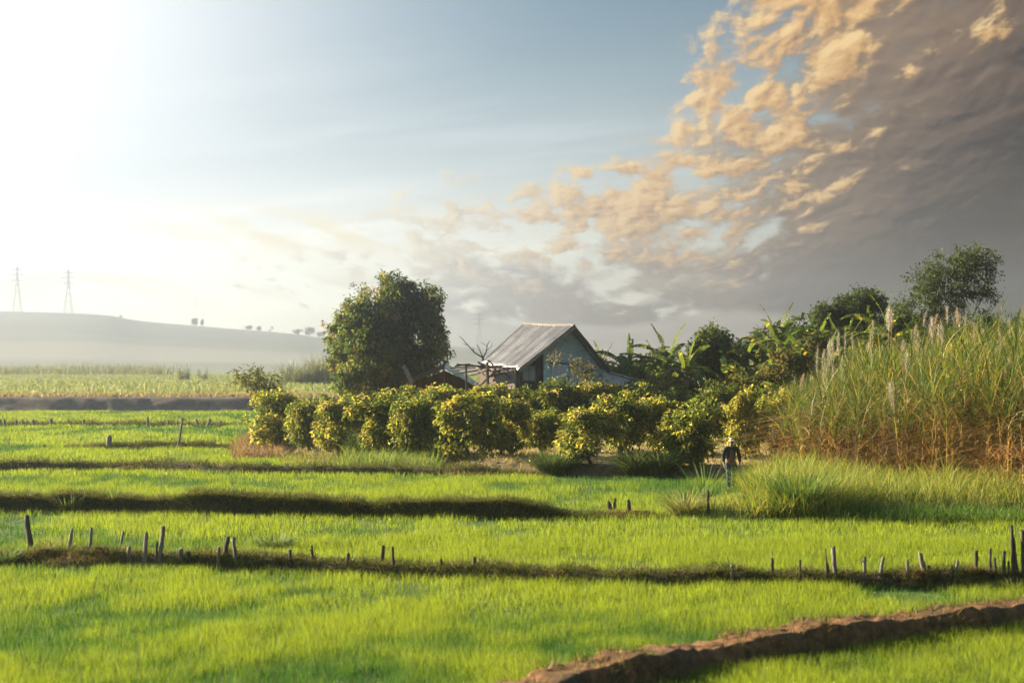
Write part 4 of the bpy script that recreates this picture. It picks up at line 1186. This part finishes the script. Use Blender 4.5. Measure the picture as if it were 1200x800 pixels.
# low pale annex past the gable
a0 = at(728, 445, 107); an = empty('annex_shed', (a0.x, 107, .85), 'low pale blue annex with a sloping sheet roof beyond the gable', 'shed')
w_, zt = .95, at(728, 441, 107).z - .85
mb = MB(); mb.prism([(-w_, -.3, zt + .25), (w_ * .95, -.3, zt - .28), (w_ * .95, -.3, -.3), (-w_, -.3, -.3)], (0, 1.6, 0)); mb.build('wall', M['white_wall'], an)
mb = MB(); mb.prism([(-w_ - .1, -.5, zt + .34), (w_ + .1, -.5, zt - .26), (w_ + .1, -.5, zt - .21), (-w_ - .1, -.5, zt + .39)], (0, 2, 0)); mb.build('roof', M['white_wall'], an)

# rack of dead sticks beside the house
D0 = 105.0; rk = at(570, 460, D0); rk.z = .8
rack = empty('stick_rack', rk, 'rickety rack of bare crossed sticks between shed and house', 'rack')
def rp(px, row, dd=0.0): return at(px, row, D0 + dd) - rk
for px, row, r_ in ((546, 428, .06), (571, 424, .085), (604, 430, .06)):
    mb = MB(); mb.tube([rp(px + 1, 475), rp(px, row)], r_, 6, jag=.1); mb.build('post', M['wood_dark'], rack)
lr = np.random.default_rng(4)
PO = [((528, 431), (612, 432)), ((535, 427), (598, 431)), ((530, 434), (604, 428)), ((560, 424), (592, 447)), ((572, 422), (584, 438)), ((578, 433), (606, 448)), ((575, 441), (604, 436)),
      ((540, 437), (575, 429)), ((583, 428), (607, 441)), ((545, 441), (570, 434)), ((577, 446), (602, 444)), ((553, 427), (568, 440)), ((533, 429), (552, 426)), ((590, 436), (607, 455)), ((576, 436), (608, 430)), ((562, 452), (590, 430))]
for i, (a, b_) in enumerate(PO):
    d1_, d2_ = lr.uniform(-.2, 2.5, 2)
    A_, B_ = rp(*a, d1_), rp(*b_, d2_); Mid = (A_ + B_) / 2 + Vector((0, 0, lr.uniform(-.08, .1)))
    mb = MB(); mb.tube([A_, Mid, B_], [.05, .045, .03], 5, jag=.15, seed=i); mb.build('pole', M['wood_grey'] if i % 3 == 2 else M['wood_dark'], rack)
mb = MB(); mb.prism([rp(577, 438, 1.2), rp(604, 434, 1.0), rp(607, 448, .6), rp(583, 452, .8)], (0, .03, .03)); mb.build('mat_sheet', M['wood_grey'], rack)

# thatched shed in the shade of the great tree
D0 = 114.0; sk = at(520, 460, D0); sk.z = .8
shed = empty('thatched_shed', sk, 'low open shed with a dark thatched roof in the shade of the great tree', 'shed')
def sp(px, row, dd=0.0): return at(px, row, D0 + dd) - sk
mb = MB(); mb.prism([sp(521, 426), sp(570, 456), sp(567, 459), sp(520, 431)], (0, 4.5, 0)); mb.build('roof', M['thatch'], shed)
mb = MB(); mb.prism([sp(521, 426.3), sp(470, 447), sp(471, 451), sp(520, 431)], (0, 4.5, 0)); mb.build('roof', M['thatch'], shed)
for px in (480, 520, 560):
    mb = MB(); mb.tube([sp(px, 478, .3), sp(px, 448 if px != 520 else 430, .3)], .07, 6); mb.build('post', M['wood_dark'], shed)
mb = MB(); mb.prism([sp(482, 450, 4.2), sp(521, 434, 4.2), sp(560, 452, 4.2), sp(560, 480, 4.2), sp(482, 480, 4.2)], (0, .1, 0)); mb.build('back_wall', M['wood_brown'], shed)
board(sp(473, 428, -.2), sp(483, 449, -.2), .22, .04, M['wood_grey'], 'brace', shed)
board(sp(522, 428, -.1), sp(569, 457, -.1), .26, .04, M['blue_wall'], 'verge_board', shed)

# ------------------------------------------------------------------ posts of the old fences
def post(name, px0, row0, px1, row1, wpx, mat, label, group, seed, cat='post', knob=False, depth=None):
    p = hit(px0, row0) if depth is None else depth
    k = p.y / FPX
    top = Vector(((px1 - px0) * k, ((hash_(label) % 7) - 3) * .02, (row0 - row1) * k))
    r = np.random.default_rng(seed); n = 8; L = top.length; mb = MB()
    pts = []; rad = []; R_ = wpx * k * .5
    for i in range(6):
        t = i / 5
        pts.append(top * t + Vector((r.normal(0, .10), r.normal(0, .10), 0)) * R_ * (1.2 if 0 < i < 5 else 0)); rad.append(R_ * (1.12 - .18 * t + r.normal(0, .05)))
    mb.tube([pts[0] - Vector((0, 0, .25))] + pts, [R_ * 1.15] + rad, n, jag=.10, seed=seed)
    # ragged cut at the top
    b0 = len(mb.v) - n
    for q in range(n): mb.v[b0 + q] = tuple(Vector(mb.v[b0 + q]) + Vector((0, 0, R_ * r.uniform(-.9, .6))))
    if knob:
        a = top * .72; mb.tube([a, a + Vector((-R_ * 2.0, -.01, .01))], [R_ * .55, R_ * .35], 5)
    o = mb.build(name, M[mat], None, True); o.location = p
    tag(o, label, cat, group); return o

GA = 'old posts along the near bank'; GB = 'short posts on the far bank'; GC_ = 'stakes on the broken bank'
POSTS = [
    (36, 645, 32, 603, 6.5, 'd', 'thick dark leaning post, heaviest on the near bank, by the bushy weed'),
    (80, 645, 84.5, 620, 4, 'g', 'pale post tilted east, first past the heaviest leaning post'),
    (105, 646, 106.5, 618, 4, 'g', 'straight pale post with a nail cap, second past the heaviest one'),
    (141, 642, 144, 623, 3, 'g', 'thin lone post set back between the pale pair and the paired stubs'),
    (151.5, 663, 150.5, 643, 4.5, 'g', 'squat double topped stub west of the tall paired posts'),
    (169.5, 662, 172, 624, 5, 'g', 'grey post west member of the tall pair, thicker low down'),
    (183.5, 661, 183.5, 636, 3.5, 'd', 'short dark stick pressed against the tallest grey post of the cluster'),
    (187, 660, 190.5, 619, 5, 'g', 'tallest grey post of the cluster, leaning east beside a short stick'),
    (211, 660, 212, 642, 5.5, 'g', 'stout split stub in dark weeds east of the tall pair'),
    (221.5, 662, 221, 648, 4.5, 'd', 'lowest dark stub beside the stout split stub'),
    (256, 666, 256.5, 640, 4, 'g', 'straight post on the west of the leaning trio'),
    (263, 657, 267, 632, 5, 'd', 'dark post behind in the leaning trio, snapped at the top'),
    (277, 665, 273.5, 632, 4.5, 'g', 'post leaning west on the east of the trio, in dark weeds'),
    (341, 662, 340, 645, 4, 'd', 'short post wrapped in a twiggy weed past the trio'),
    (367, 658, 365.5, 639, 3, 'd', 'slim dark post with a snag, alone after the twiggy one'),
    (407, 662, 408, 648, 4.5, 'd', 'short chunky dark post halfway between slim post and tall pair'),
    (448, 660, 449, 639, 4.5, 'd', 'thicker post of the dark pair at the middle of the near bank'),
    (461, 665, 460, 640, 3, 'd', 'crooked thin post of the dark pair at the middle of the near bank'),
    (517, 666, 517, 655, 3, 'd', 'tiny post peg between the dark pair and the last lone post'),
    (556, 667, 556, 654, 4, 'd', 'small dark post, last before the long empty stretch of bank'),
    (858, 672, 858.5, 661, 3.5, 'g', 'weathered peg, first after the long empty stretch of bank'),
    (905.5, 677, 905, 655, 4, 'd', 'upright dark post next after the weathered peg'),
    (937.5, 678, 937.5, 658, 3, 'd', 'slim upright post between the dark one and the pale tall one'),
    (969.5, 678, 968.5, 660, 4, 'd', 'short post with a thin switch beside it, against the tall pale post'),
    (979, 675, 975.5, 640, 5, 'g', 'tall pale post leaning west, brightest on the near bank'),
    (1013, 672, 1013, 652, 4, 'g', 'grey post with a side snag like a thumb'),
    (1031, 676, 1036, 653, 4, 'g', 'grey post leaning east with a slanted top'),
    (1063.5, 672, 1063.5, 655, 3, 'g', 'thin grey post at a brown heap of soil'),
    (1083, 674, 1079, 650, 5.5, 'g', 'wide pale post leaning west over a small stub'),
    (1088, 676, 1088.5, 665, 4, 'd', 'small stub at the foot of the wide pale post'),
    (1116, 678, 1116, 665, 4.5, 'd', 'low stub touching a grey leaning stick'),
    (1119, 679, 1123, 660, 3.8, 'g', 'grey stick leaning east over a low stub'),
    (1144, 673, 1144, 645, 4.8, 'd', 'thick black post rooted in a mound of soil'),
    (1161, 673, 1161, 643, 3.4, 'd', 'slender bent dark post after the thick black one'),
    (1167, 675, 1166, 654, 3.3, 'd', 'short dark post beside the slender bent one'),
    (1177, 673, 1176, 646, 3.6, 'd', 'dark post just before the tallest black pair'),
    (1182, 675, 1182, 658, 2.8, 'd', 'thin short post in front of the tallest black pair'),
    (1187.5, 676, 1184.5, 617, 4.2, 'd', 'tallest black post on the near bank, leaning slightly'),
    (1192, 677, 1188, 632, 3.8, 'd', 'second tallest black post, crossing behind the tallest'),
    (1200, 680, 1199, 622, 5, 'd', 'dark post cut by the edge of the view'),
]
for i, (a, b_, c_, d_, w, mt, lab) in enumerate(POSTS):
    post('fence_post', a, b_, c_, d_, w, 'wood_grey' if mt == 'g' else 'wood_dark', lab, GA, 700 + i, knob='thumb' in lab or 'snag, alone' in lab)
post('stick', 970, 674, 967, 642, 1.6, 'wood_dark', 'thin slanting switch beside the tall pale post', None, 761, 'stick')
for i, (a, b_, c_, d_, w, mt, lab) in enumerate((
    (717, 602, 713, 587, 5.2, 'd', 'thick cut stake leaning west on the broken bank'),
    (719, 602, 721, 583, 3, 'd', 'crooked gnarled stake against the thick cut one'),
    (738, 603, 736, 586, 4.5, 'd', 'straight cut stake standing apart on the broken bank'),
    (757, 605, 757, 599, 4, 'd', 'stubby stake end barely above the broken bank'),
    (830, 602, 829.5, 575, 3.2, 'd', 'dark stake with a knobbed top in the weeds near the person'),
    (871, 592, 872.5, 571, 3.5, 'd', 'short black stake in the grass at the feet of the person'))):
    post('stake', a, b_, c_, d_, w, 'wood_dark', lab, GC_, 780 + i, 'stake')
FAR = [(1, 500, .5, 491, 3, 'outermost far bank post'), (5.5, 500, 5, 491, 3, 'far bank post, second from the outer end'), (19.5, 500, 19, 491.5, 3, 'far bank post, third from the outer end, upright'),
       (28, 500, 26, 491.5, 3, 'far bank post leaning outwards in a loose group of three'), (34, 500, 31.5, 492.5, 2.5, 'low slanting far bank post in a loose group of three'), (40, 500, 38.5, 492, 4, 'stumpy wide far bank post in a loose group of three'),
       (61, 500, 59.5, 490.5, 4, 'far bank post with a broad foot and a heap of soil'), (80.5, 499, 80, 492, 2, 'thin far bank post after the broad footed one'), (98.5, 500, 98, 491.5, 3, 'clean upright far bank post at mid spacing'),
       (124.5, 500, 124, 494.5, 2.5, 'far bank peg hardly taller than the grass'), (173.5, 501, 173, 488.5, 3, 'tallest far bank post, standing alone'), (197, 500, 197, 492.5, 3, 'far bank post between the tallest and the leaning pole'),
       (208, 500, 207.5, 492.5, 2.2, 'slim far bank post just before the leaning pole'), (233, 500, 230, 491, 3, 'far bank post tilted back next to the sagging wire'), (244, 500, 245.5, 491.5, 4, 'double headed far bank post past the sagging wire'),
       (254.5, 500, 254.5, 495, 2, 'shortest far bank peg past the double headed post'), (259, 500, 258.5, 493, 2, 'thin far bank post next to the shortest peg'), (280, 500, 279.5, 493, 2, 'last far bank post before the orchard')]
for i, (a, b_, c_, d_, w, lab) in enumerate(FAR):
    post('fence_post', a, b_, c_, d_, w, 'wood_grey', lab, GB, 800 + i)
lp = post('pole', 208, 527, 214, 490, 2.6, 'wood_grey', 'long pale pole leaning east in the far rice, holding a wire', None, 830, 'pole')
post('stump', 128, 525.5, 127.5, 511, 6, 'wood_grey', 'pointed weathered stump on the low bank in the far rice', None, 831, 'stump')
post('stick', 10, 523, 11, 513, 1.6, 'wood_grey', 'thin upright stick alone in the far rice', None, 832, 'stick')
post('stick', 19.5, 524, 19, 520, 1.5, 'wood_grey', 'tiny stick end close to the thin upright stick', None, 833, 'stick')
post('stick', 54, 525, 51, 521, 2.4, 'wood_dark', 'stubby broken stick lying askew in the far rice', None, 834, 'stick')
k = lp.location.y
mb = MB(); A_ = at(214, 490.5, k); P_ = [A_]
for (px, row, dd) in ((220, 494, 4), (228, 499, 10), (240, 500.5, 18), (256, 500, 24), (268, 496, 28), (282, 492.5, 32)): P_.append(at(px, row, k + dd))
mb.tube(P_, .018, 4); tag(mb.build('fence_wire', M['wire']), 'sagging dark wire from the leaning pole towards the orchard', 'wire')

# heaps of soil and cut weeds on the banks
def heap(px, row, wpx, hpx, mat, label, seed, deep=.6):
    p = hit(px, row); k = p.y / FPX; w, h = wpx * k * .5, hpx * k
    n1, n2 = 26, 9; V, F = [], []
    for j in range(n2 + 1):
        for i in range(n1):
            a = 2 * math.pi * i / n1; q = j / n2
            x, y = math.cos(a) * w * q, math.sin(a) * w * deep * q
            z = h * (1 - q ** 1.6) * (.55 + .9 * float(vnoise(np.array([x * 2.4 / w + seed]), np.array([y * 2.4 / w]), seed)[()] if False else vnoise(x * 3 / w + seed, y * 3 / w, seed)))
            z += float(vnoise(x * 9 + seed, y * 9, seed + 1) - .5) * h * .5 * (1 - q); x += float(vnoise(i * 1.7, j * 2.3 + seed, 5) - .5) * .10; y += float(vnoise(i * 2.1, j * 1.3 + seed, 6) - .5) * .10
            V.append((x, y, z - .06 * (j == n2) * 2))
    for j in range(n2):
        for i in range(n1): F.append((j * n1 + i, (j + 1) * n1 + i, (j + 1) * n1 + (i + 1) % n1, j * n1 + (i + 1) % n1))
    o = empty('soil_heap', p - Vector((0, 0, .04)), label, 'soil heap', 'heaps of soil on the banks')
    obj_np('mound', np.array(V), np.array(F), None, M[mat], parent=o)
    r = np.random.default_rng(seed); n = int(26 * wpx / 10 * max(hpx, 5)); th = r.uniform(0, 6.28, n); q = np.sqrt(r.uniform(0, 1.1, n))
    P = np.stack([np.cos(th) * w * q, np.sin(th) * w * deep * q, h * np.clip(1 - q ** 1.6, 0, 1) * .8], -1); a = Acc()
    a.add(*blades(P, r.uniform(.06, .20, n), .011 * k * 60 * r.uniform(.6, 1.2, n), r.uniform(.2, 1, n), r.uniform(.2, 1.3, n), palette([(.24, .18, .08), (.15, .15, .05), (.08, .10, .03), (.16, .09, .045)], [3, 2, 2, 2], n, r), 2, r=r))
    a.build('dry_grass', M['grass'], o)
    if 0: tag(o, label, 'soil heap', 'heaps of soil on the banks')
heap(95, 657, 90, 8, 'straw', 'wide orange brown soil heap beside the first pale posts', 3)
heap(52, 652, 36, 9, 'earth', 'dark soil heap at the foot of the heaviest leaning post', 4)
heap(118, 647, 30, 7, 'earth', 'small dark clod heap by the straight pale post', 5)
heap(735, 605, 70, 7, 'clay', 'crumbled brown heap around the cut stakes', 6)
heap(1076, 676, 40, 8, 'straw', 'grass topped brown heap by the wide pale post', 7)
heap(1143, 676, 34, 9, 'straw', 'dark soil mound under the thick black post', 8)
heap(168, 525.5, 44, 5, 'earth', 'low dark ridge of soil next to the pointed stump', 9)
heap(150, 552, 46, 7, 'earth', 'dark hump of soil on the thin far bank', 10)
heap(60, 500, 12, 4, 'earth', 'tiny soil heap at the broad footed far post', 11)

# ------------------------------------------------------------------ pylons
def pylon(px, row_top, row_base, d, label):
    k = d / FPX; b = at(px, row_base, d)
    b.z = float(ground_z(np.array([b.x]), np.array([float(d)]))[0]) - 1
    Ht = at(px, row_top, d).z - b.z
    root = empty('power_pylon', b, label, 'pylon', 'faint pylons on the skyline')
    mb = MB(); w0, w1 = Ht * .10, Ht * .018; t = .16
    lev = [0, .2, .38, .54, .68, .8, .9, 1]
    ww = lambda f: w0 + (w1 - w0) * min(1, f / .7) if f < .7 else w1
    for sx in (-1, 1):
        for sy in (-1, 1):
            mb.tube([(sx * ww(f), sy * ww(f), f * Ht) for f in lev], t, 4)
    for a, c_ in zip(lev, lev[1:]):
        for s in (-1, 1):
            for (p, q) in (((-1, s), (1, s)), ((s, -1), (s, 1))):
                mb.tube([(p[0] * ww(a), p[1] * ww(a), a * Ht), (q[0] * ww(c_), q[1] * ww(c_), c_ * Ht)], t * .6, 4)
                mb.tube([(q[0] * ww(a), q[1] * ww(a), a * Ht), (p[0] * ww(c_), p[1] * ww(c_), c_ * Ht)], t * .6, 4)
    mb.build('tower_frame', M['steel'], root)
    for f, L in ((.70, .13), (.82, .16), (.93, .11)):
        mb = MB()
        for s in (-1, 1):
            mb.tube([(0, 0, f * Ht + Ht * .02), (s * L * Ht, 0, f * Ht)], t * .8, 4); mb.tube([(0, 0, f * Ht - Ht * .015), (s * L * Ht, 0, f * Ht)], t * .8, 4)
        mb.build('crossarm', M['steel'], root)
pylon(20, 312, 366, 1370, 'faint pylon further from the crest step, nearest the sun glow')
pylon(80, 316, 368, 1380, 'faint pylon closer to the step in the hill crest')
pylon(561, 366, 410, 1390, 'faint pylon seen above the leafless grey tree')

# ------------------------------------------------------------------ the walking person
def skin_mesh(name, joints, edges, mat, parent, sub=2, roots=(0,)):
    me = bpy.data.meshes.new(name)
    me.from_pydata([j[0] for j in joints], edges, []); o = bpy.data.objects.new(name, me); link(o)
    sm = o.modifiers.new('s', 'SKIN'); sm.use_smooth_shade = True
    sv = me.skin_vertices[0].data if len(me.skin_vertices) else None
    if sv is None:
        bpy.context.view_layer.objects.active = o
        sv = me.skin_vertices[0].data
    for i, j in enumerate(joints):
        r_ = j[1]; sv[i].radius = r_ if isinstance(r_, tuple) else (r_, r_); sv[i].use_root = i in roots
    ss = o.modifiers.new('u', 'SUBSURF'); ss.levels = sub; ss.render_levels = sub
    dg = bpy.context.evaluated_depsgraph_get(); dg.update()
    nm = bpy.data.meshes.new_from_object(o.evaluated_get(dg)); nm.name = name
    nm.materials.clear(); nm.materials.append(mat)
    bpy.data.objects.remove(o); bpy.data.meshes.remove(me)
    for p in nm.polygons: p.use_smooth = True
    return link(bpy.data.objects.new(name, nm), parent)

pp = hit(857, 574); pp.z -= .02
man = empty('person', pp, 'person in dark open jacket, brown shirt, teal trousers and pale cap walking through the grass', 'person', rz=R(6), sc=1.0)
# facing -Y (towards the viewer); x = their left on the right of the picture
J = [((0, .0, .93), (.13, .10)), ((0, .0, 1.08), (.13, .095)), ((0, -.005, 1.26), (.15, .10)), ((0, .005, 1.40), (.09, .075)), ((0, -.01, 1.47), .052), ((0, -.03, 1.54), .062), ((0, -.035, 1.63), (.075, .092)), ((0, -.03, 1.69), (.055, .07)),
     ((-.19, .0, 1.37), .06), ((-.25, .03, 1.12), .045), ((-.25, -.05, .89), .034), ((-.245, -.075, .83), (.036, .022)),
     ((.19, .0, 1.37), .06), ((.27, .05, 1.12), .045), ((.28, .0, .89), .034), ((.275, -.02, .83), (.036, .022)),
     ((-.10, 0, .86), .085), ((-.11, -.12, .48), .058), ((-.11, -.10, .10), .04), ((-.115, -.22, .04), .036),
     ((.10, 0, .86), .085), ((.10, .06, .48), .058), ((.10, .22, .14), .04), ((.105, .14, .05), .036)]
Ed = [(0, 1), (1, 2), (2, 3), (3, 4), (4, 5), (5, 6), (6, 7), (3, 8), (8, 9), (9, 10), (10, 11), (3, 12), (12, 13), (13, 14), (14, 15), (0, 16), (16, 17), (17, 18), (18, 19), (0, 20), (20, 21), (21, 22), (22, 23)]
# fingers and thumbs
for wr, sx in ((11, -1), (15, 1)):
    wx, wy, wz = J[wr][0]
    for f, (dx, l) in enumerate(((-.024, .070), (-.008, .080), (.008, .076), (.022, .060))):
        a = len(J); J.append(((wx, wy + dx, wz - .035), .0095)); J.append(((wx - sx * .006, wy + dx, wz - .035 - l * .55), .0085)); J.append(((wx - sx * .022, wy + dx, wz - .035 - l), .0075))
        Ed += [(wr, a), (a, a + 1), (a + 1, a + 2)]
    a = len(J); J.append(((wx, wy - .042, wz + .01), .011)); J.append(((wx - sx * .01, wy - .058, wz - .03), .009)); Ed += [(wr, a), (a, a + 1)]
# nose, ears, chin
a = len(J); J += [((0, -.125, 1.605), .013), ((-.085, -.02, 1.62), .016), ((.085, -.02, 1.62), .016), ((0, -.10, 1.55), .03)]
Ed += [(6, a), (6, a + 1), (6, a + 2), (5, a + 3)]
body = skin_mesh('body', J, Ed, M['skin'], man)
mb = MB()
for sx in (-1, 1): mb.tube([(sx * .03, -.112, 1.635), (sx * .03, -.126, 1.635)], [.012, .009], 6)
mb.tube([(-.026, -.118, 1.565), (0, -.126, 1.563), (.026, -.118, 1.565)], .006, 5); mb.build('face', M['hair'], man)
skin_mesh('jacket', [((0, .02, .90), (.165, .12)), ((0, .02, 1.10), (.165, .12)), ((0, .015, 1.28), (.18, .125)), ((0, .02, 1.42), (.10, .085)), ((-.205, .0, 1.375), .085), ((-.262, .03, 1.12), .068), ((-.258, -.04, .93), .055), ((.205, .0, 1.375), .085), ((.282, .05, 1.12), .068), ((.29, .01, .93), .055)],
          [(0, 1), (1, 2), (2, 3), (3, 4), (4, 5), (5, 6), (3, 7), (7, 8), (8, 9)], M['cloth_black'], man)
skin_mesh('shirt', [((0, -.052, .92), (.085, .075)), ((0, -.055, 1.1), (.085, .08)), ((0, -.055, 1.27), (.085, .085)), ((0, -.02, 1.41), (.06, .06))], [(0, 1), (1, 2), (2, 3)], M['cloth_brown'], man)
skin_mesh('trousers', [((0, .0, .94), (.145, .112)), ((-.10, 0, .84), .112), ((-.112, -.12, .48), .088), ((-.11, -.10, .12), .07), ((.10, 0, .84), .112), ((.102, .06, .48), .088), ((.10, .21, .16), .07)],
          [(0, 1), (1, 2), (2, 3), (0, 4), (4, 5), (5, 6)], M['cloth_teal'], man)
cap = skin_mesh('cap', [((0, -.03, 1.665), (.088, .102)), ((0, -.025, 1.72), (.075, .09)), ((0, -.02, 1.745), (.03, .04))], [(0, 1), (1, 2)], M['cap'], man)
mb = MB(); nb = 12
top = [(math.cos(math.pi * (1 + i / (nb - 1))) * .085, -.09 + math.sin(math.pi * (1 + i / (nb - 1))) * .11, 1.672 - .02 * abs(math.sin(math.pi * i / (nb - 1)))) for i in range(nb)]
mb.prism(top, (0, 0, -.012)); mb.build('brim', M['cap'], cap)
for sx, (x, y, z, rx) in ((-1, (-.112, -.16, .045, 0)), (1, (.102, .17, .07, .5))):
    skin_mesh('shoe', [((x, y + .09, z), .045), ((x, y, z - .005), .046), ((x, y - .10, z - .015), (.042, .03))], [(0, 1), (1, 2)], M['cloth_black'], man)

# ------------------------------------------------------------------ air
if HAZE > 0:
    bm_ = MB(); bm_.box((0, 780, 32.5), (3000, 1760, 73)); 
    m, nt, out = nmat('haze_air')
    v = N(nt, 'ShaderNodeVolumePrincipled'); v.inputs['Density'].default_value = HAZE; v.inputs['Color'].default_value = (.78, .86, 1.0, 1); v.inputs['Anisotropy'].default_value = HAZE_G
    nt.links.new(v.outputs[0], out.inputs['Volume'])
    tag(bm_.build('haze', m), kind='stuff')
